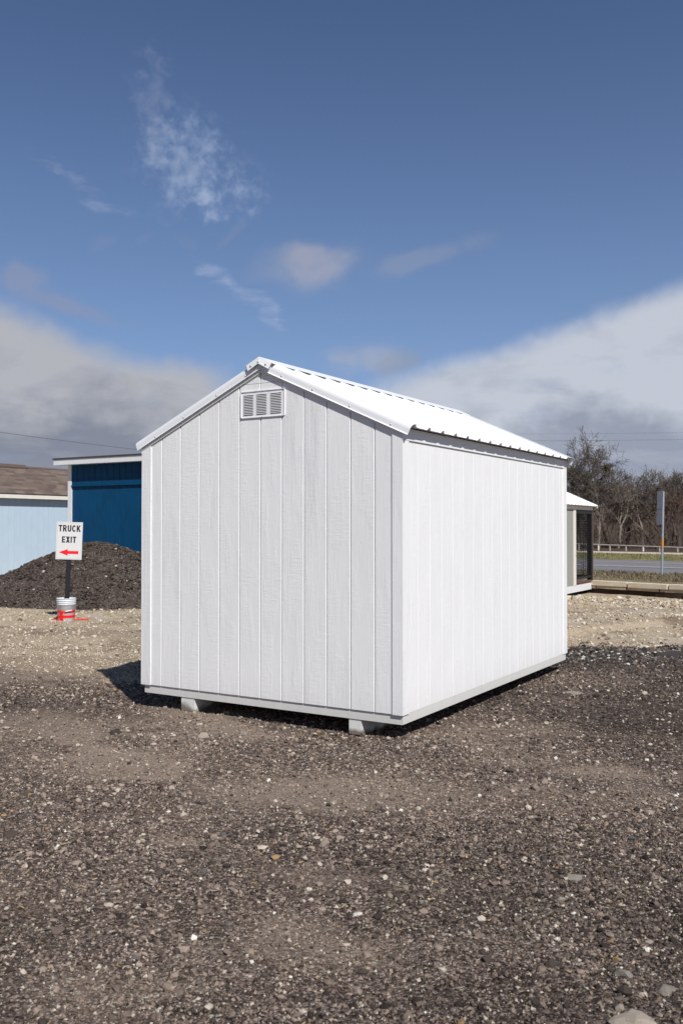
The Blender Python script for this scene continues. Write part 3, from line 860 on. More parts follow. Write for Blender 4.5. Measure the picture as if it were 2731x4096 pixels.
# frieze boards under the eaves
for sx in (1, -1):
    m = MB(); x0, x1 = ((-.016, -.003) if sx > 0 else (-WD - .006, -WD + .016))
    m.box(x0, x1, .0040, LN + .003, 2.0955, 2.178)
    obj('frieze_board', m.mesh(), M['white_wood'], shed)
# rake boards on the gable, under the metal
for (a, b) in ((0, 1.22), (WD, 1.22)):
    for yy in ((.0015, .0123), (LN - .0123, LN + .006)):
        za, zb = rake_z(a), rake_z(b)
        m = MB(); h = .085; e = .0006 if a == 0 else -.0006
        A = [(-a, yy[0], za), (-b + e, yy[0], zb), (-b + e, yy[0], zb + h), (-a, yy[0], za + h)]
        B = [(x, yy[1], z) for x, _, z in A]
        m.loft(A, B); obj('rake_board', m.mesh(), M['white_wood'], shed)
# roof: ribbed metal sheets
PT = .45                                  # rise over run
RS0, RZ0 = -.056, 2.181                   # eave edge: distance from wall, height


def roof_z(s): return RZ0 + PT * (s - RS0)


def rib_profile(y0, y1, first):
    pts = [(y0, 0.0)]; y = first
    while y < y1 - .03:
        for dy, dz in ((-.030, 0), (-.013, .020), (.013, .020), (.030, 0)):
            pts.append((y + dy, dz))
        for dy in (.095, .135):
            if y + dy + .012 < y1:
                pts += [(y + dy - .008, 0), (y + dy, .003), (y + dy + .008, 0)]
        y += .229
    pts.append((y1, 0.0)); return pts


nrm = Vector((PT, 1)).normalized()        # (run, rise) normal across a slope
for side in (1, -1):
    Y = .004
    for k in range(4):
        y1 = min(Y + .9135, LN - .004)
        pf = rib_profile(Y + .0007, y1 - .0007, Y + .060)
        loop = [(y, h) for y, h in pf] + [(y, h - .002) for y, h in reversed(pf)]
        rows = []
        for s in (RS0, 1.205):
            row = []
            for y, h in loop:
                xx = s - nrm.x * h; zz = roof_z(s) + nrm.y * h
                row.append((-xx if side > 0 else -WD + xx, y, zz))
            rows.append(row)
        n = len(loop); m = MB(); half = len(pf)
        vs = rows[0] + rows[1]
        fs = [(i, (i + 1) % n, n + (i + 1) % n, n + i) for i in range(n)]
        fs += [(i, i + 1, n - 2 - i, n - 1 - i) for i in range(half - 1)] + [(n + i, n + i + 1, 2 * n - 2 - i, 2 * n - 1 - i) for i in range(half - 1)]
        m.add(vs, fs)
        obj('roof_panel', m.mesh(), M['white_metal'], shed)
        Y = y1
    # rafters' underside so that no light leaks under the sheets
    m = MB(); d = .030
    A = [(s, z) for s, z in ((.004, roof_z(.004) - .006), (1.2, roof_z(1.2) - .006), (1.2, roof_z(1.2) - d - .02), (.004, roof_z(.004) - .022))]
    conv = lambda s: (-s if side > 0 else -WD + s)
    m.loft([(conv(s), .02, z) for s, z in A], [(conv(s), LN - .02, z) for s, z in A])
    obj('roof_deck', m.mesh(), M['trim'], shed)
# rake flashing: a folded strip over each gable edge
for side in (1, -1):
    for front in (1, -1):
        pf = [(.125, .0215), (.055, .0235), (.024, .0225), (.008, .0180), (-.003, .0090), (-.0095, -.0040), (-.0125, -.0180), (-.0138, -.051), (-.0205, -.0585), (-.0195, -.0600), (-.0123, -.0520), (-.0110, -.0185), (-.0082, -.0050), (-.0020, .0075), (.0085, .0165), (.0243, .0209), (.055, .0219), (.125, .0205)]
        sA, sB = RS0 - .008, 1.2195
        m = MB(); R = []
        for s in (sA, sB):
            row = []
            for y, h in pf:
                sh = s - nrm.x * h if s < 1 else s
                zz = roof_z(s) + nrm.y * h if s < 1 else roof_z(s) + h / nrm.y
                yy = y + .006 if front > 0 else LN - y
                row.append((-sh if side > 0 else -WD + sh, yy, zz))
            R.append(row)
        m.loft(R[0], R[1]); fo = obj('rake_flashing', m.mesh(), M['white_metal'], shed)
        if front > 0:
            sm = MB().lathe([(.0001, .0), (.008, 0), (.007, .003), (.004, .005), (.0001, .006)], 10).mesh('screw', True)
            for s in ((.091, .424, .742, 1.019) if side > 0 else (.156, .462, .80, 1.085)):
                obj('screw', sm, M['screw'], fo, ((-s if side > 0 else -WD + s), -.0068, roof_z(s) - .044), (rad(106), 0, 0))
# ridge cap
m = MB(); yA, yB = -.020, LN + .02; CW = .135
top = roof_z(1.22) + .030
pf = [(-CW, top - PT * CW - .004), (0, top), (CW, top - PT * CW - .004), (CW, top - PT * CW - .007), (0, top - .003), (-CW, top - PT * CW - .007)]
m.loft([(APX + x, yA, z) for x, z in pf], [(APX + x, yB, z) for x, z in pf])
# folded end piece hanging over the gable
for yy, s in ((yA, -1), (yB, 1)):
    for q in (1, -1):
        a = .120
        P4 = [(APX, yy, top - .001), (APX + q * a, yy, top - PT * a - .003), (APX + q * (a - .022), yy + s * .010, top - PT * a - .050), (APX, yy + s * .010, top - .054)]
        m.loft(P4, [(x, y + s * .0012, z + .0006) for x, y, z in P4])
rc = obj('ridge_cap', m.mesh(), M['white_metal'], shed)
sm = MB().lathe([(.0001, .0), (.008, 0), (.007, .003), (.004, .005), (.0001, .006)], 10).mesh('screw', True)
for x, dz in ((-.07, -.066), (.07, -.066), (0, -.042)):
    obj('screw', sm, M['screw'], rc, (APX + x, yA - .0095, top + dz), (rad(104), 0, 0))
# gable vent
vx0, vx1, vz0, vz1 = -1.406, -1.004, 2.332, 2.527
vent = MB()
yo, yi = .0005, .0115
cols = [(-1.382, -1.292), (-1.259, -1.167), (-1.128, -1.032)]
zb, zt_ = vz0 + .017, vz1 - .017
for a, b in ((vx0, cols[0][0]), (cols[0][1], cols[1][0]), (cols[1][1], cols[2][0]), (cols[2][1], vx1)): vent.box(a, b, yo, yi, zb, zt_)
vent.box(vx0, vx1, yo, yi, vz0, zb); vent.box(vx0, vx1, yo, yi, zt_, vz1)
for a, b, c, d in ((vx0, vx1, vz1, vz1 + .006), (vx0, vx1, vz0 - .006, vz0), (vx0 - .006, vx0, vz0, vz1), (vx1, vx1 + .006, vz0, vz1)): vent.box(a, b, -.005, yi, c, d)
vo = obj('gable_vent', vent.mesh(), M['vent'], shed, (0, .0085, 0))
for a, b in cols: obj('vent_dark_backing', MB().box(a, b, .0018, .0034, zb, zt_).mesh(), M['dark_gap'], vo)  # near-black sheet, paints the shade seen between the slats
ns = 13; pitch = (zt_ - zb) / ns
slm = MB().loft([(0, .0016, .0052), (0, -.0050, .0005), (0, -.0056, .0042), (0, .0016, .0082)], [(1, .0016, .0052), (1, -.0050, .0005), (1, -.0056, .0042), (1, .0016, .0082)]).mesh('slat')
for a, b in cols:
    for k in range(ns):
        so = obj('slat', slm, M['vent'], vo, (a + .0005, 0, zb + pitch * (k + .25))); so.scale = (b - a - .001, 1, 1)
for x, z in ((vx0 + .003, vz1 + .002), (vx0 + .003, vz0 - .002), (vx1 - .003, vz1 + .002), (vx1 - .003, vz0 - .002), (-1.205, vz1 + .003), (-1.205, vz0 - .003)):
    obj('screw', sm, M['screw'], vo, (x, -.005, z), (rad(90), 0, 0)).scale = (.6, .6, .6)
# floor frame and skids
rim = [(-2.418, -1.745), (-1.742, -.020)]
for a, b in rim:
    m = MB(); m.loft([(a, .0235, .122), (b, .0235, .122), (b, .06, .122), (a, .06, .122)], [(a, .0235, Z0 + .02), (b, .0235, Z0 + .02), (b, .06, Z0 + .02), (a, .06, Z0 + .02)])
    obj('rim_board', m.mesh(), M['white_smooth'], shed)
for x0, x1 in ((-.0195, .0 - .0165 + .004), (-2.4235, -2.4185)):
    pass
obj('rim_board', MB().box(-.0195, -.0145, .0238, LN - .024, .124, Z0 + .02).box(-.055, -.0200, .0610, LN - .024, .123, Z0 + .018).mesh(), M['white_smooth'], shed)
obj('rim_board', MB().box(-2.418, -2.38, .0610, LN - .024, .123, Z0 + .018).mesh(), M['white_smooth'], shed)
obj('rim_board', MB().box(-2.418, -.0200, LN - .0238, LN - .0235 + .02, .122, Z0 + .018).mesh(), M['white_smooth'], shed)
jm = MB().box(-2.37, -.06, 0, .04, .124, Z0 + .016).mesh('joist')
for k in range(1, 9): obj('joist', jm, M['white_smooth'], shed, (0, .4 * k, 0))
obj('floor_deck', MB().box(-2.38, -.056, .0612, LN - .03, Z0 - .012 + .03, Z0 + .04).mesh(), M['white_smooth'], shed)
for a, b in ((-2.026, -1.890), (-.452, -.352)):
    m = MB(); cz = .035
    o4 = lambda y, z0_, i=0.: [(a + i, y, z0_), (b - i, y, z0_), (b, y, .1205), (a, y, .1205)]
    prof = [(a + .008, -.03), (b - .012, -.03), (b, .0), (b, .1205), (a, .1205), (a, .0)]
    m.loft([(a + .006, .030, .012), (b - .014, .030, .012), (b, .030, .030), (b, .030, .1205), (a, .030, .1205), (a, .030, .018)],
           [(a + .006, .075, -.02), (b - .014, .075, -.02), (b, .075, 0), (b, .075, .1205), (a, .075, .1205), (a, .075, 0)])
    m.loft([(a, .0755, -.03), (b, .0755, -.03), (b, .0755, .1205), (a, .0755, .1205)], [(a, LN - .05, -.03), (b, LN - .05, -.03), (b, LN - .05, .1205), (a, LN - .05, .1205)])
    obj('skid', m.mesh(), M['skid'], shed)

# ---- deep blue shed behind the pile
BC = np.array([-6.62, 22.0])
blue = empty('blue_shed', (BC[0], BC[1], 0), -PSI, 'deep blue shed with pale eave board behind the dark gravel pile', 'shed')
BW, BL, BH = 5.2, 3.4, 2.99
obj('inner_wall', MB().box(.02, BW - .02, .026, BL - .02, .2, BH - .02).mesh(), M['blue'], blue)
bmL = board_mesh(.193, 2.47, 2.47, .2); bmU = board_mesh(.193, BH, BH, 2.50)
for k in range(25):
    obj('siding_board', bmL, M['blue'], blue, (.1 + .2 * k, .013, 0))
    obj('siding_board', bmU, M['blue'], blue, (.1 + .2 * k, -.012, 0))
obj('belly_band', MB().box(.1, BW - .1, -.034, .0, 2.468, 2.50).mesh(), M['blue'], blue)
obj('belly_band', MB().box(.1, BW - .1, -.020, -.0125, 2.62, 2.635).mesh(), M['blue'], blue)
obj('corner_trim', MB().box(-.02, .098, -.024, .0125, .19, BH - .001).mesh(), M['trim'], blue)
obj('corner_trim', MB().box(-.02, -.001, .013, .1, .19, BH - .001).mesh(), M['trim'], blue)
obj('corner_trim', MB().box(BW - .098, BW, -.024, .0125, .19, BH - .001).mesh(), M['trim'], blue)
sbm2 = board_mesh(.193, BH - .02, BH - .02, .2)
for k in range(16):
    obj('siding_board', sbm2, M['blue'], blue, (.013, .103 + .2 * k + .193, 0), (0, 0, rad(-90)))
m = MB(); m.loft([(-.3, -.26, BH + .13), (BW + .3, -.26, BH + .13), (BW + .3, -.26, BH + .165), (-.3, -.26, BH + .165)], [(-.3, BL + .2, BH - .35), (BW + .3, BL + .2, BH - .35), (BW + .3, BL + .2, BH - .315), (-.3, BL + .2, BH - .315)])
obj('roof', m.mesh(), M['roof_edge'], blue)
obj('fascia', MB().box(-.28, BW + .28, -.242, -.215, BH - .0, BH + .127).mesh(), M['trim'], blue)
m = MB(); m.loft([(-.28, -.21, BH + .02), (BW + .28, -.21, BH + .02), (BW + .28, -.21, BH + .05), (-.28, -.21, BH + .05)], [(-.28, -.002, BH + .0), (BW + .28, -.002, BH + .0), (BW + .28, -.002, BH + .03), (-.28, -.002, BH + .03)])
obj('soffit', m.mesh(), M['trim'], blue)
obj('skid', MB().box(.3, .45, .0, BL, -.03, .19).box(BW - .45, BW - .3, .0, BL, -.03, .19).mesh(), M['timber'], blue)

# ---- pale blue shed with shingle roof: faces right like the white shed's long side
LC = np.array([-.3776 * 24.6, 24.6]) - vdir * 4.2
lb = empty('pale_blue_shed', (LC[0], LC[1], 0), -PSI, 'pale blue shed with brown shingle roof at the left edge behind the gravel pile', 'shed')
LL, LW, LH = 8.2, 3.0, 2.36
obj('inner_wall', MB().box(-LW + .02, -.026, .02, LL - .02, .15, LH).mesh(), M['light_blue'], lb)
lbm = board_mesh(.195, LH, LH, .17, .012, .002)
for k in range(40): obj('siding_board', lbm, M['light_blue'], lb, (-.013, .1 + .2 * k, 0), (0, 0, rad(90)))
obj('corner_trim', MB().box(-.02, .005, 0, .098, .16, LH).mesh(), M['trim'], lb)
obj('corner_trim', MB().box(-.02, .005, LL - .098, LL, .16, LH).mesh(), M['trim'], lb)
obj('skirt', MB().box(-.06, -.012, .02, LL - .02, .05, .168).mesh(), M['light_blue'], lb)
PB = .53; ex0, ez0 = .17, 2.415
run = LW / 2 + ex0
for q in (1, -1):
    cx = lambda s: ex0 - s if q > 0 else -LW - ex0 + s
    m = MB(); m.loft([(cx(0), -.15, ez0), (cx(run), -.15, ez0 + PB * run), (cx(run), -.15, ez0 + PB * run - .06), (cx(0), -.15, ez0 - .03)], [(cx(0), LL + .15, ez0), (cx(run), LL + .15, ez0 + PB * run), (cx(run), LL + .15, ez0 + PB * run - .06), (cx(0), LL + .15, ez0 - .03)])
    obj('roof_deck', m.mesh(), M['roof_edge'], lb)
obj('fascia', MB().box(ex0 - .03, ex0 - .004, -.14, LL + .14, ez0 - .135, ez0 - .032).mesh(), M['cream'], lb)
obj('soffit', MB().box(-.012, ex0 - .031, -.12, LL + .12, ez0 - .085, ez0 - .06).mesh(), M['trim'], lb)
obj('gable_wall', MB().loft([(-.03, .03, LH), (-LW + .03, .03, LH), (-LW / 2, .03, ez0 + PB * run - .1)], [(-.03, LL - .03, LH), (-LW + .03, LL - .03, LH), (-LW / 2, LL - .03, ez0 + PB * run - .1)]).mesh(), M['light_blue'], lb)
sl_len = run * math.sqrt(1 + PB * PB); rows = 14; ex_ = sl_len / rows; th_ = math.atan(PB)
shm = []
for k in range(3):
    wv = .305; hh = ex_ + .02; t0 = .016 + .008 * k
    shm.append(MB().loft([(-t0, 0, 0), (-t0, wv, 0), (-.001, wv, 0), (-.001, 0, 0)], [(-.002, 0, hh), (-.002, wv, hh), (-.0005, wv, hh), (-.0005, 0, hh)]).mesh('shingle'))
rg = random.Random(9)
tilt = math.atan2(1, PB)
for r in range(rows):
    s = r * ex_ * math.cos(th_); y = 3.4 + (.155 if r % 2 else 0) + rg.uniform(-.04, .04)
    while y < LL + .1:
        o = obj('shingle', shm[rg.randrange(3)], M['shingle'], lb, (ex0 - s + .004, y, ez0 + PB * s + .004), (0, -(math.pi / 2 - th_), 0)); y += .31
# left out-of-frame part of the same slope, joined
m = MB(); m.loft([(ex0 + .004, -.15, ez0 + .012), (ex0 - run, -.15, ez0 + PB * run + .012), (ex0 - run, -.15, ez0 + PB * run + .002), (ex0 + .004, -.15, ez0 + .002)], [(ex0 + .004, 3.4, ez0 + .012), (ex0 - run, 3.4, ez0 + PB * run + .012), (ex0 - run, 3.4, ez0 + PB * run + .002), (ex0 + .004, 3.4, ez0 + .002)])
obj('shingle_field', m.mesh(), M['shingle'], lb)
rz = ez0 + PB * run
m = MB(); W_ = .17
for q in (1, -1):
    m.loft([(-LW / 2, -.1, rz + .052), (-LW / 2 + q * W_, -.1, rz + .052 - PB * W_), (-LW / 2 + q * W_, -.1, rz + .020 - PB * W_), (-LW / 2, -.1, rz + .020)], [(-LW / 2, 6.25, rz + .052), (-LW / 2 + q * W_, 6.25, rz + .052 - PB * W_), (-LW / 2 + q * W_, 6.25, rz + .020 - PB * W_), (-LW / 2, 6.25, rz + .020)])
obj('ridge_vent', m.mesh(), M['shingle'], lb)
m = MB()
m.loft([(-LW / 2 - .1, 6.255, rz - .035), (-LW / 2, 6.255, rz + .018), (-LW / 2 + .1, 6.255, rz - .035)], [(-LW / 2 - .1, LL + .15, rz - .035), (-LW / 2, LL + .15, rz + .018), (-LW / 2 + .1, LL + .15, rz - .035)])
obj('ridge_shingle', m.mesh(), M['shingle'], lb)

# ---- white roofed shed seen only as a strip above the shingle ridge
WC = np.array([-11.7, 33.0])
ws = empty('white_roof_shed', (WC[0], WC[1], 0), -PSI, 'white roofed shed showing only as a pale strip above the shingle ridge', 'shed')
obj('wall', MB().box(-3, 0, -7.5, .7, .1, 3.25).mesh(), M['trim'], ws)
m = MB(); m.loft([(.15, -7.6, 3.25), (-1.5, -7.6, 3.80), (-3.15, -7.6, 3.25)], [(.15, .85, 3.25), (-1.5, .85, 3.80), (-3.15, .85, 3.25)])
obj('roof', m.mesh(), M['white_metal'], ws)
obj('ridge_cap', MB().loft([(-1.62, -7.62, 3.77), (-1.5, -7.62, 3.83), (-1.38, -7.62, 3.77)], [(-1.62, .87, 3.77), (-1.5, .87, 3.83), (-1.38, .87, 3.77)]).mesh(), M['white_metal'], ws)

# ---- small kennel shed at right: far front corner at the local origin, x points right, y runs back
KC = np.array([5.66, 20.4])
kn = empty('kennel_shed', (KC[0], KC[1], 0), -PSI, 'small kennel shed with wire mesh porch peeking out right of the white shed', 'shed')
KL, KW = 3.3, 1.9
obj('skirt', MB().box(-.04, 0, -KL, -.002, .10, .245).box(-KW, -.041, -.045, -.003, .10, .244).mesh(), M['trim'], kn)
obj('skid', MB().box(-.5, -.35, -KL, -.05, -.03, .10).box(-KW + .3, -KW + .45, -KL, -.05, -.03, .10).mesh(), M['timber'], kn)
obj('porch_floor', MB().box(-KW, -.0, -1.22, -.0025, .2465, .28).mesh(), M['deck_red'], kn)
obj('box_wall', MB().box(-KW + .02, -.02, -KL, -1.28, .246, 1.88).mesh(), M['grey_panel'], kn)
for k in range(4): obj('side_panel', MB().box(-.019, -.006, -1.44 - .5 * k - .494, -1.44 - .5 * k, .246, 1.86).mesh(), M['grey_panel'], kn)
obj('corner_trim', MB().box(-.02, .006, -1.436, -1.27, .246, 1.86).mesh(), M['cream'], kn)
obj('frieze_board', MB().box(-.03, .004, -KL, .0, 1.865, 1.95).mesh(), M['cream'], kn)
obj('header', MB().box(-.06, -.005, -1.26, -.10, 1.78, 1.862).mesh(), M['near_black'], kn)
obj('corner_post', MB().box(-.10, -.004, -.105, -.014, .285, 1.862).mesh(), M['near_black'], kn)  # coloured near black on every face
obj('post_trim', MB().box(-.05, .010, -.012, .004, .25, 1.862).mesh(), M['brown_post'], kn)
obj('corner_post', MB().box(-KW, -KW + .10, -.105, -.010, .285, 1.862).mesh(), M['near_black'], kn)
obj('rail', MB().box(-.045, -.012, -1.265, -.106, .36, .41).mesh(), M['near_black'], kn)
obj('rail', MB().box(-KW + .1, -.101, -.06, -.03, .36, .41).mesh(), M['near_black'], kn)
obj('sill_board', MB().box(-.06, .012, -1.265, .006, .2825, .305).mesh(), M['deck_red'], kn)


def mesh_panel(name, x0, x1, along_y, off, z0, z1, p=.05, r=.0024):
    m = MB()
    n = int(round((x1 - x0) / p))
    for i in range(n + 1):
        a = x0 + (x1 - x0) * i / n
        if along_y: m.box(off - r, off + r, a - r, a + r, z0, z1)
        else: m.box(a - r, a + r, off - r, off + r, z0, z1)
    nz = int(round((z1 - z0) / p))
    for i in range(nz + 1):
        z = z0 + (z1 - z0) * i / nz
        if along_y: m.box(off + r + .0005, off + 3 * r, x0, x1, z - r, z + r)
        else: m.box(x0, x1, off + r + .0005, off + 3 * r, z - r, z + r)
    return obj(name, m.mesh(fix=False), M['near_black'], kn)


mesh_panel('wire_mesh', -1.26, -.11, True, -.030, .41, 1.78)
mesh_panel('wire_mesh', -KW + .1, -.105, False, -.045, .41, 1.80)
RK0, RKZ = -.10, 1.955
for q in (1, -1):
    pf = rib_profile(-KL - .05, .06, -KL + .05); loop = pf + [(y, h - .003) for y, h in reversed(pf)]
    rows2 = []
    for s in (RK0, KW / 2):
        rows2.append([((-(s - nrm.x * h) if q > 0 else -KW + (s - nrm.x * h)), y, RKZ + PT * (s - RK0) + nrm.y * h) for y, h in loop])
    n = len(loop); half = len(pf)
    m = MB(); m.add(rows2[0] + rows2[1], [(i, (i + 1) % n, n + (i + 1) % n, n + i) for i in range(n)] + [(i, i + 1, n - 2 - i, n - 1 - i) for i in range(half - 1)] + [(n + i, n + i + 1, 2 * n - 2 - i, 2 * n - 1 - i) for i in range(half - 1)])
    obj('roof_panel', m.mesh(), M['white_metal'], kn)
    m = MB(); a = [(RK0, RKZ + .024), (KW / 2, RKZ + .024 + PT * (KW / 2 - RK0)), (KW / 2, RKZ - .05 + PT * (KW / 2 - RK0)), (RK0, RKZ - .05)]
    cxx = lambda s: -s if q > 0 else -KW + s
    m.loft([(cxx(s), .061, z) for s, z in a], [(cxx(s), .064, z) for s, z in a]); obj('rake_flashing', m.mesh(), M['white_metal'], kn)
kz = RKZ + PT * (KW / 2 - RK0)
obj('ridge_cap', MB().loft([(-KW / 2 - .13, -KL - .06, kz - .03), (-KW / 2, -KL - .06, kz + .032), (-KW / 2 + .13, -KL - .06, kz - .03)], [(-KW / 2 - .13, .068, kz - .03), (-KW / 2, .068, kz + .032), (-KW / 2 + .13, .068, kz - .03)]).mesh(), M['white_metal'], kn)
obj('gable_wall', MB().loft([(-.02, -.03, 1.951), (-KW + .02, -.03, 1.951), (-KW / 2, -.03, kz - .045)], [(-.02, -KL + .03, 1.951), (-KW + .02, -KL + .03, 1.951), (-KW / 2, -KL + .03, kz - .045)]).mesh(), M['trim'], kn)

# ------------------------------------------------------------------ gravel pile
px = np.linspace(-10.5, -.9, 190); py = np.linspace(15.2, 22.4, 150)
PX, PY = np.meshgrid(px, py); pxf, pyf = PX.ravel(), PY.ravel()
ph = pile_h(pxf, pyf)
hz = ph + (fbm(pxf, pyf, 5., 3, 91) - .5) * .10 * sstep(ph, -.05, .15) + (fbm(pxf, pyf, 14., 2, 92) - .5) * .06 * sstep(ph, -.05, .15)
ii = (np.arange(149)[:, None] * 190 + np.arange(189)[None, :]).ravel(); Fq = np.c_[ii, ii + 1, ii + 191, ii + 190]
kp = (hz[Fq] > -.08).any(1); Fq = Fq[kp]; used = np.unique(Fq); re_ = np.full(len(hz), -1); re_[used] = np.arange(len(used))
Vp = np.c_[pxf, pyf, hz][used]
pm_ = np_mesh('gravel pile', Vp, re_[Fq], M['ground'], None, True, {'pale': np.zeros(len(used)), 'dust': np.zeros(len(used)), 'dark': np.full(len(used), .72)})
pile = thing(obj('gravel_pile', pm_), 'dark mound of crushed asphalt heaped between the sign and the blue sheds', 'gravel pile')
NP_ = 21000
qx = rng.uniform(-9.6, -1.2, NP_); qy = rng.uniform(15.3, 19.6, NP_); qh = pile_h(qx, qy); ok = qh > -.02; qx, qy, qh = qx[ok], qy[ok], qh[ok]; n = len(qx)
qs = np.clip(.0115 * np.exp(rng.normal(0, .5, n)), .006, .06)
qc = pick(n, [(.55, (.028, .022, .020), (.065, .052, .045)), (.36, (.065, .052, .044), (.11, .089, .074)), (.05, (.16, .14, .12), (.26, .23, .2)), (.014, (.45, .42, .38), (.6, .58, .54)), (.04, (.12, .065, .04), (.16, .09, .055))])
o = obj('loose_stones', stones_mesh('loose stones', qx, qy, qh + .01, qs, qc, .8, .015), None, pile); o['kind'] = 'stuff'

# ------------------------------------------------------------------ truck exit sign standing in a pail
BX, BY = -4.40, 14.50
bz = float(height(np.array([BX]), np.array([BY]))[0]) - .005
sign = empty('truck_exit_sign', (BX, BY, bz + .06), 0, 'white TRUCK EXIT sign with red arrow on a black post standing in a pail', 'sign')
sign.rotation_euler = (0, rad(1.9), rad(8))
obj('post', MB().box(-.030, .036, -.022, .022, 0, 1.35).mesh(), M['near_black'], sign)
SW, SH, SZ0 = .404, .600, .925
panel = obj('sign_panel', MB().box(-.198, .206, -.0265, -.0225, SZ0, SZ0 + SH).mesh(), M['white_plastic'], sign)
lx0, lx1, lz0, lz1 = -.198 + .012, .206 - .012, SZ0 + .016, SZ0 + SH - .016
m = MB(); w = .0022
m.box(lx0, lx1, -.0272, -.0266, lz0, lz0 + w); m.box(lx0, lx1, -.0272, -.0266, lz1 - w, lz1); m.box(lx0, lx0 + w, -.0272, -.0266, lz0 + w, lz1 - w); m.box(lx1 - w, lx1, -.0272, -.0266, lz0 + w, lz1 - w)
obj('border_line', m.mesh(), M['thin_line'], panel)


def stroke_glyph(ch):
    """bold condensed capitals drawn as polygons in a 0..w by 0..1 cell: outer outline, optional hole"""
    t_ = .25
    def arc(cx, cy, rx, ry, a0, a1, n=8): return [(cx + rx * math.cos(math.radians(a0 + (a1 - a0) * i / n)), cy + ry * math.sin(math.radians(a0 + (a1 - a0) * i / n))) for i in range(n + 1)]
    B = .255
    if ch == 'T': return .70, [[(.2225, 0), (.4775, 0), (.4775, .80), (.2225, .80)], [(0, .80), (.70, .80), (.70, 1), (0, 1)]]
    if ch == 'I': return B, [[(0, 0), (B, 0), (B, 1), (0, 1)]]
    if ch == 'E': return .64, [[(0, 0), (B, 0), (B, 1), (0, 1)], [(B, 0), (.64, 0), (.64, .20), (B, .20)], [(B, .41), (.58, .41), (.58, .60), (B, .60)], [(B, .80), (.63, .80), (.63, 1), (B, 1)]]
    if ch == 'X': return .76, [[(0, 0), (.30, 0), (.76, 1), (.46, 1)], [(.46, 0), (.76, 0), (.30, 1), (0, 1)]]
    if ch == 'K': return .78, [[(0, 0), (B, 0), (B, 1), (0, 1)], [(B, .26), (.38, .44), (.76, 1), (.45, 1), (B, .64)], [(.29, .50), (.49, 0), (.80, 0), (.45, .64)]]
    def ring(outer, inner): return [[outer[i], outer[i + 1], inner[i + 1], inner[i]] for i in range(len(outer) - 1)]
    if ch == 'U':
        o_ = [(0, 1), (0, .36)] + arc(.355, .36, .355, .375, 180, 360, 12) + [(.71, 1)]; i_ = [(B, 1), (B, .36)] + arc(.355, .36, .10, .17, 180, 360, 12) + [(.71 - B, 1)]
        return .71, ring(o_, i_)
    if ch == 'C':
        return .74, ring(arc(.38, .5, .38, .515, 42, 320, 18), arc(.38, .5, .135, .30, 32, 330, 18))
    if ch == 'R':
        o_ = [(.2, 1)] + [(.40, 1)] + arc(.40, .70, .31, .30, 90, -90, 10) + [(.2, .40)]; i_ = [(.2, .81)] + [(.38, .81)] + arc(.38, .70, .085, .11, 90, -90, 10) + [(.2, .59)]
        return .76, [[(0, 0), (B, 0), (B, 1), (0, 1)]] + ring(o_, i_) + [[(.27, .42), (.48, 0), (.77, 0), (.52, .47)]]



def word(txt, x0, x1, z0, hgt):
    ws_ = [stroke_glyph(c)[0] for c in txt]; sp = .13
    tot = sum(ws_) + sp * (len(txt) - 1); k = (x1 - x0) / tot; x = x0
    for c in txt:
        w_, polys = stroke_glyph(c); m = MB()
        for n_, pl_ in enumerate(polys):
            a = [(x + p[0] * k, -.0266, z0 + p[1] * hgt) for p in pl_]
            m.loft(a, [(q[0], -.0274 - .00004 * (n_ % 3), q[2]) for q in a])
        obj('letter', m.mesh(), M['ink'], panel); x += (w_ + sp) * k


ox = .004
word('TRUCK', -.172 + ox, .172 + ox, SZ0 + .445, .104)
word('EXIT', -.114 + ox, .108 + ox, SZ0 + .268, .100)
az_ = SZ0 + .113
A = [(-.158, az_), (-.018, az_ + .053), (-.018, az_ + .024), (.148, az_ + .024), (.148, az_ - .024), (-.018, az_ - .024), (-.018, az_ - .053)]
m = MB(); m.loft([(x + ox, -.0266, z) for x, z in A], [(x + ox, -.0273, z) for x, z in A]); obj('arrow', m.mesh(), M['red_ink'], panel)
for z in (SZ0 + .02, SZ0 + .365): obj('screw', sm, M['screw'], panel, (.003, -.0268, z), (rad(90), 0, 0)).scale = (.7, .7, .7)

pail = empty('pail', (BX, BY, bz), rad(10), 'white plastic pail with red tape bands holding the sign post', 'pail')
pr = [(.001, .0), (.122, 0), (.128, .006), (.146, .268), (.150, .27), (.150, .276), (.146, .278), (.147, .298), (.154, .300), (.154, .306), (.148, .308), (.149, .326), (.156, .328), (.156, .334), (.149, .336), (.150, .356), (.155, .358), (.155, .368), (.145, .368), (.142, .352), (.138, .20)]
obj('body', MB().lathe(pr, 40).mesh('body', True), M['pail'], pail)
obj('fill', MB().lathe([(.0005, .33), (.07, .334), (.1425, .327), (.141, .30)], 24).mesh(), M['concrete'], pail)


def rz_at(z): return .128 + (.146 - .128) * (z - .006) / .262


def band(z0, z1, a0, a1, name='tape_band'):
    m = MB(); n = 24; vs = []; fs = []
    for i in range(n + 1):
        a = rad(a0 + (a1 - a0) * i / n)
        for z, e in ((z0, .0012), (z1, .0012), (z1, .0004), (z0, .0004)):
            r = rz_at(z) + e; vs.append((r * math.cos(a), r * math.sin(a), z))
    for i in range(n):
        for j in range(4): fs.append((i * 4 + j, i * 4 + 4 + j, i * 4 + 4 + (j + 1) % 4, i * 4 + (j + 1) % 4))
    fs += [(0, 1, 2, 3), (n * 4 + 3, n * 4 + 2, n * 4 + 1, n * 4)]
    m.add(vs, fs); return obj(name, m.mesh(), M['red_tape'], pail)


band(.138, .178, 150, 395); band(.056, .100, 150, 395)
band(.1003, .1377, 231, 254); band(.008, .0557, 229, 256)
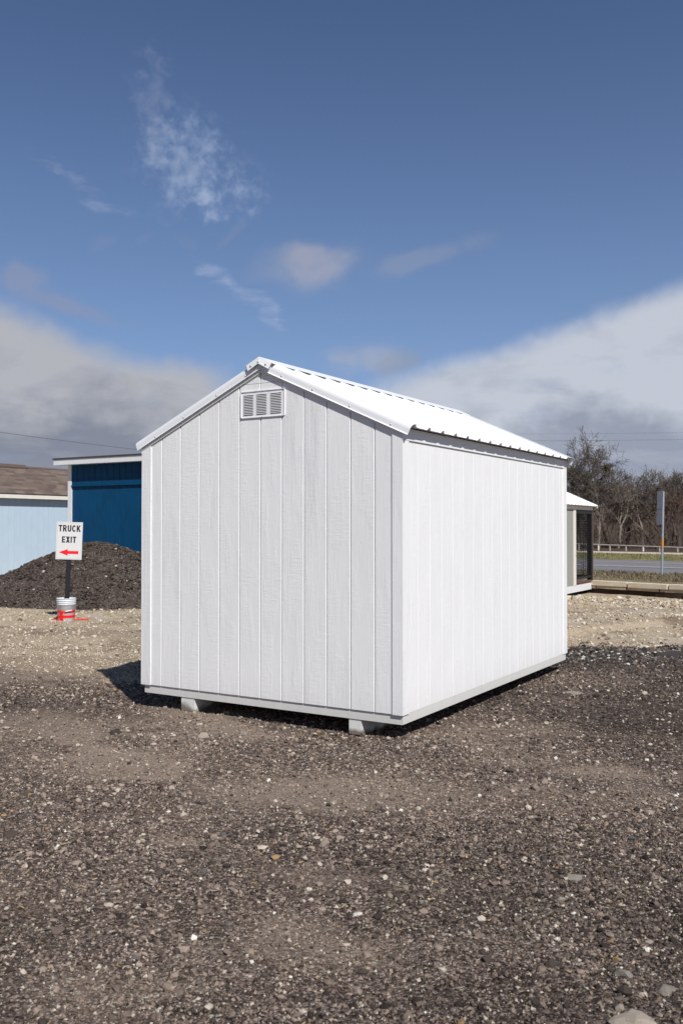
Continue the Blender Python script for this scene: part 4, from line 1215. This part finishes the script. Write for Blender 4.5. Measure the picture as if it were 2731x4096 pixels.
# wire bail hanging in front with its grip
m = MB(); pts = []
for i in range(19):
    a = rad(172 + (372 - 172) * i / 18); f_ = math.sin(math.pi * i / 18)
    pts.append((math.cos(a) * (.158 + .012 * f_), math.sin(a) * (.158 + .012 * f_), .285 - .118 * f_ ** .8 + .0))
for i in range(18): m.tube(pts[i], pts[i + 1], .0022, n=5)
bail = obj('bail', m.mesh(), M['wire'], pail)
m = MB(); m.tube(pts[9], pts[12], .009, n=8); obj('grip', m.mesh(), M['white_plastic'], bail)
for q, (a, L, r, lab) in enumerate((((-.135, -.10), .11, .3, 'short red tape end lying on the pale ground left of the pail'), ((.24, -.02), .26, -.06, 'longer red tape strip lying on the pale ground right of the pail'))):
    m = MB(); n = 8; vs = []
    for i in range(n + 1):
        t_ = i / n - .5; wob = .012 * math.sin(i * 1.9 + q)
        for s_ in (-1, 1): vs.append((t_ * L, wob + s_ * (.012 if q == 0 else .008), 0.008 + .005 * abs(math.sin(i * 1.3 + q)) + .006 * s_))
    m.add(vs + [(x, y, z - .002) for x, y, z in vs], [(2 * i, 2 * i + 2, 2 * i + 3, 2 * i + 1) for i in range(n)] + [(2 * i + 1 + 2 * n + 2, 2 * i + 3 + 2 * n + 2, 2 * i + 2 + 2 * n + 2, 2 * i + 2 * n + 2) for i in range(n)])
    x, y = BX + a[0], BY + a[1]
    o = thing(obj('red_tape', m.mesh(), M['red_tape'], None, (x, y, float(height(np.array([x]), np.array([y]))[0])), (0, 0, r)), lab, 'tape', 'loose ends of red tape')

# ------------------------------------------------------------------ road sign, fence, wires
rs = empty('road_sign', (8.80, 24.9, ZB), rad(0), 'tall grey road sign seen edge on beside the road, orange band on its post', 'road sign')
rs.rotation_euler = (0, rad(1.4), 0)
obj('post', MB().tube((0, 0, -.1), (0, 0, 2.34), .031, n=12).mesh('p', True), M['galv'], rs)
obj('marker_band', MB().tube((0, 0, .80), (0, 0, 1.02), .034, n=12).mesh('p', True), M['orange'], rs)
sp = obj('sign_panel', MB().box(-.10, .44, -.003, .003, 0, .50).mesh(), M['sign_back'], rs, (-.02, .05, 1.86), (0, 0, rad(87)))
sp2 = obj('sign_panel', MB().box(-.10, .44, -.003, .003, 0, .42).mesh(), M['sign_back'], rs, (-.025, .05, 1.425), (0, 0, rad(87)))
for z in (1.98, 2.22, 1.52, 1.74): obj('bracket', MB().box(-.075, .036, -.012, .045, z, z + .02).mesh(), M['wire'], rs)

fn = empty('pipe_fence', (0, 0, 0), 0, 'low rusty pipe rail fence along the far side of the path before the woods', 'fence')
fp = []
for r in (.20, .236, .262, .2836, .2962, .314, .333, .351, .371, .392, .42):
    y = 47.6 / (.692 * r + .722); fp.append((r * y, y))
ends = [(-14, 47.6 / .722 + 13)] + fp + [(26.5, 40.2)]
for i, (x, y) in enumerate(fp):
    obj('post', MB().tube((x, y, ZB - .1), (x, y, ZB + .37 - .018 * i), .048, n=8).mesh('p', True), M['rust' if i % 3 else 'cream'], fn)
for i in range(len(ends) - 1):
    z0, z1 = (ZB + .40 - .018 * max(0, i - 1), ZB + .40 - .018 * i)
    obj('rail', MB().tube((*ends[i], z0), (*ends[i + 1], z1), .038, n=8).mesh('r', True), M['rust'], fn)


def wire(p0, p1, sag, r, label):
    m = MB(); n = 24; P = []
    for i in range(n + 1):
        t_ = i / n; p = Vector(p0).lerp(Vector(p1), t_); p.z -= sag * 4 * t_ * (1 - t_); P.append(p)
    for i in range(n): m.tube(P[i], P[i + 1], r, n=5)
    o = obj('power_line', m.mesh(), M['cable']); thing(o, label, 'power line', 'power lines across the sky')


wire((-30, 21.5, 7.4), (0.5, 77, 6.7), 0.9, .015, 'dark power line dipping over the shingle roof at the left edge')
wire((-30, 95, 7.0), (3.0, 82.4, 10.0), .8, .012, 'faint power line rising to the right just above the blue shed roof')
wire((3.0, 82.2, 9.95), (75, 74, 10.6), .45, .009, 'upper of two thin power lines above the trees at right')
wire((3.0, 82.0, 9.35), (75, 74, 10.05), .5, .013, 'lower of two thin power lines above the trees at right')
up = empty('utility_pole', (3.0, 82.2, 0), 0, 'wooden utility pole carrying the power lines behind the white shed', 'pole')
obj('post', MB().tube((0, 0, -.3), (0, 0, 10.3), .14, .10, 10).mesh('p', True), M['bark'], up)
obj('crossarm', MB().box(-.06, .06, -.9, .9, 9.86, 9.98).mesh(), M['bark'], up)

# ------------------------------------------------------------------ bare trees


def seg_mesh(name, segs, mat, n=3):
    a = np.array([s[0] for s in segs]); b = np.array([s[1] for s in segs]); r0 = np.array([s[2] for s in segs]); r1 = np.array([s[3] for s in segs])
    d = b - a; d /= np.linalg.norm(d, axis=1)[:, None] + 1e-9
    h = np.where(np.abs(d[:, 2:3]) > .9, np.array([[1., 0, 0]]), np.array([[0, 0, 1.]]))
    p = np.cross(d, h); p /= np.linalg.norm(p, axis=1)[:, None] + 1e-9; q = np.cross(d, p)
    ang = 2 * np.pi * np.arange(n) / n
    off = p[:, None] * np.cos(ang)[None, :, None] + q[:, None] * np.sin(ang)[None, :, None]
    A = a[:, None] + off * r0[:, None, None]; B = b[:, None] + off * r1[:, None, None]
    V = np.concatenate([A, B], 1).reshape(-1, 3)
    base = (np.arange(len(segs)) * 2 * n)[:, None]
    Fs = np.concatenate([np.stack([base[:, 0] + i, base[:, 0] + (i + 1) % n, base[:, 0] + n + (i + 1) % n, base[:, 0] + n + i], 1) for i in range(n)])
    return np_mesh(name, V, Fs, mat, None, n > 4)


def grow(rg, H, spread, lean=(0, 0), first=.28, fork=2, twig=1.0, maxlev=6, budget=5200):
    from collections import deque
    trunk = []; crown = []; todo = deque()

    def side(p, d, L, r, lev, end=False):
        a = rg.normal(0, 1, 3); a -= d * (a @ d); a /= np.linalg.norm(a) + 1e-9
        th = rg.uniform(.22, .62) * spread if end else rg.uniform(.5, 1.0) * spread
        nd = d * math.cos(th) + a * math.sin(th); nd[2] += .10; nd /= np.linalg.norm(nd)
        todo.append((p, nd, L * rg.uniform(.62, .86) * (1 if end else .8), r * (rg.uniform(.58, .78) if end else .45), lev + 1))
    d0 = np.array([lean[0], lean[1], 1.]); d0 /= np.linalg.norm(d0)
    todo.append((np.zeros(3), d0, H * first, H * .022, 0))
    while todo and len(crown) < budget:
        p, d, L, r, lev = todo.popleft()
        k = 3 if lev < 3 else 2
        for i in range(k):
            w = rg.normal(0, .13 + .05 * lev, 3); w[2] += .05
            d = d + w; d /= np.linalg.norm(d)
            p2 = p + d * L / k; r2 = max(r * (.86 if lev else .94), .011) if lev < maxlev - 1 else max(r * .7, .0075)
            (trunk if lev == 0 else crown).append((p, p2, r, r2)); p, r = p2, r2
            if 1 <= lev < maxlev and rg.random() < .75: side(p, d, L, r, lev)
        if lev < maxlev:
            for c in range(fork if lev else fork + 1): side(p, d, L, r, lev, True)
    top = float(np.quantile([s[1][2] for s in crown], .992)); k = H / top
    f_ = lambda L_: [(a * k, b * k, r0 * k, r1 * k) for a, b, r0, r1 in L_]
    return f_(trunk), f_(crown)


def tree(xpx, ytop, Yd, label, mat, seed, spread=1.0, lean=(0, 0), first=.28, fork=2, mist=0, maxlev=6, budget=5200, name='bare_tree'):
    rg = np.random.default_rng(seed); f_ = 2076.
    x = (xpx - 784) / f_ * Yd; H = EYE + (1210 - ytop) / f_ * Yd - ZB
    tr, cr = grow(rg, H, spread, lean, first, fork, maxlev=maxlev, budget=budget)
    t_ = empty(name, (x, Yd, ZB - .05), 0, label, 'tree', 'bare trees beyond the fence')
    obj('trunk', seg_mesh('trunk', tr, M[mat], 7), None, t_)
    obj('crown', seg_mesh('crown', cr, M[mat], 3), None, t_)
    if mist:
        ends_ = [s[1] for s in cr if s[2] < .03 and s[1][2] > H * .45]
        for k in range(mist):
            c = ends_[rg.integers(len(ends_))]; n = 260; r = rg.uniform(.13, .26)
            dd = rg.normal(0, 1, (n, 3)); dd /= np.linalg.norm(dd, axis=1)[:, None]; pp = c + dd * r * rg.random((n, 1)) ** .4
            tri = np.stack([pp, pp + rg.normal(0, .05, (n, 3)), pp + rg.normal(0, .05, (n, 3))], 1).reshape(-1, 3)
            obj('mistletoe', np_mesh('mistletoe', tri, np.arange(3 * n).reshape(n, 3), M['mistletoe']), None, t_)


tree(1326, 1016, 58, 'tallest spreading bare tree with green mistletoe clumps behind the kennel roof', 'bark', 5, 1.15, (.02, 0), .22, 3, 7, 6, 19000)
tree(1374, 1120, 56, 'slim pale forked tree just right of the kennel post', 'bark_pale', 12, .8, (.05, 0), .36, 2, 0, 5, 2500)
tree(1392, 1090, 63, 'reddish bare tree rising between kennel and pale topped tree', 'bark_red', 23, 1.0, (0, 0), .2, 3)
tree(1418, 1108, 57, 'bare tree with pale trunk leaning right behind the pipe fence', 'bark_pale', 31, .9, (.30, 0), .33, 2, 0, 6, 3500)
tree(1436, 1112, 60, 'broad rusty brown bare tree left of the dark forked trunk', 'bark_red', 37, 1.1, (0, 0), .2, 3)
tree(1474, 1083, 59, 'dark forked bare tree with a pale twiggy top left of the road sign', 'bark', 43, .85, (-.06, 0), .26, 3, 0, 6, 7000)
tree(1497, 1112, 58, 'crooked bare tree close to the left of the road sign', 'bark_pale', 47, 1.0, (-.18, 0), .3, 2, 0, 6, 4000)
tree(1524, 1100, 62, 'dense dark bare tree directly behind the road sign', 'bark', 53, 1.15, (.04, 0), .2, 3, 0, 6, 8000)
tree(1560, 1084, 60, 'large dark bare tree cut by the right edge of the picture', 'bark', 59, 1.15, (-.03, 0), .22, 3, 0, 6, 9000)
tree(1545, 1125, 56, 'small rusty bare tree between road sign and right edge', 'bark_red', 61, 1.0, (.03, 0), .25, 3, 0, 5, 3500)
tree(1350, 1110, 66, 'low bare tree half hidden behind the tall mistletoe tree', 'bark_red', 67, 1.1, (0, 0), .2, 3, 0, 6, 6000)
# undergrowth and the mass of thin trunks behind
NB = 36000
bs_ = rng.uniform(-75, 40, NB); bq = 49.2 + rng.random(NB) ** 1.3 * 34
bp = RT_E[None] * bs_[:, None] + RT_N[None] * bq[:, None]
front_ = sstep(bq, 49, 58)
z0 = rng.random(NB) ** 1.4 * (1.2 + 3.0 * front_) * (.8 + .5 * fbm(bp[:, 0], bp[:, 1], .35, 3, 88))
Ls = rng.uniform(.5, 1.9, NB) * (.6 + .5 * front_)
dd = rng.normal(0, .45, (NB, 3)); dd[:, 2] = np.abs(rng.normal(.9, .4, NB)); dd /= np.linalg.norm(dd, axis=1)[:, None]
A = np.c_[bp, ZB + z0]; B = A + dd * Ls[:, None]
rr = np.where((rng.random(NB) < .16) & (z0 < .9), rng.uniform(.03, .06, NB), rng.uniform(.007, .018, NB) * (1 - .35 * np.clip(z0 / 4, 0, 1)))
segs = list(zip(A, B, rr, rr * .25))
o = obj('thicket', seg_mesh('thicket', segs, M['thicket'], 3)); o['kind'] = 'stuff'
o['label'] = 'dense leafless brown thicket filling the far side of the road'; o['category'] = 'thicket'
# far wooded rise that closes the view behind the thicket
rx_ = np.linspace(-160, 200, 140); v = []; f = []
for i, s in enumerate(rx_):
    top_ = 4.6 + 1.6 * float(fbm(np.array([s]), np.array([0.]), .06, 4, 5)) + .5 * float(fbm(np.array([s]), np.array([3.]), .6, 3, 6))
    for q, z in ((118, 0.), (128, top_ * .55), (146, top_), (175, top_ * .8)):
        p = RT_E * s + RT_N * q; v.append((p[0], p[1], z))
for i in range(139):
    for j in range(3): f.append((i * 4 + j, i * 4 + 4 + j, i * 4 + 5 + j, i * 4 + j + 1))
o = obj('hills', np_mesh('hills', v, f, M['litter'], None, True)); o['kind'] = 'structure'
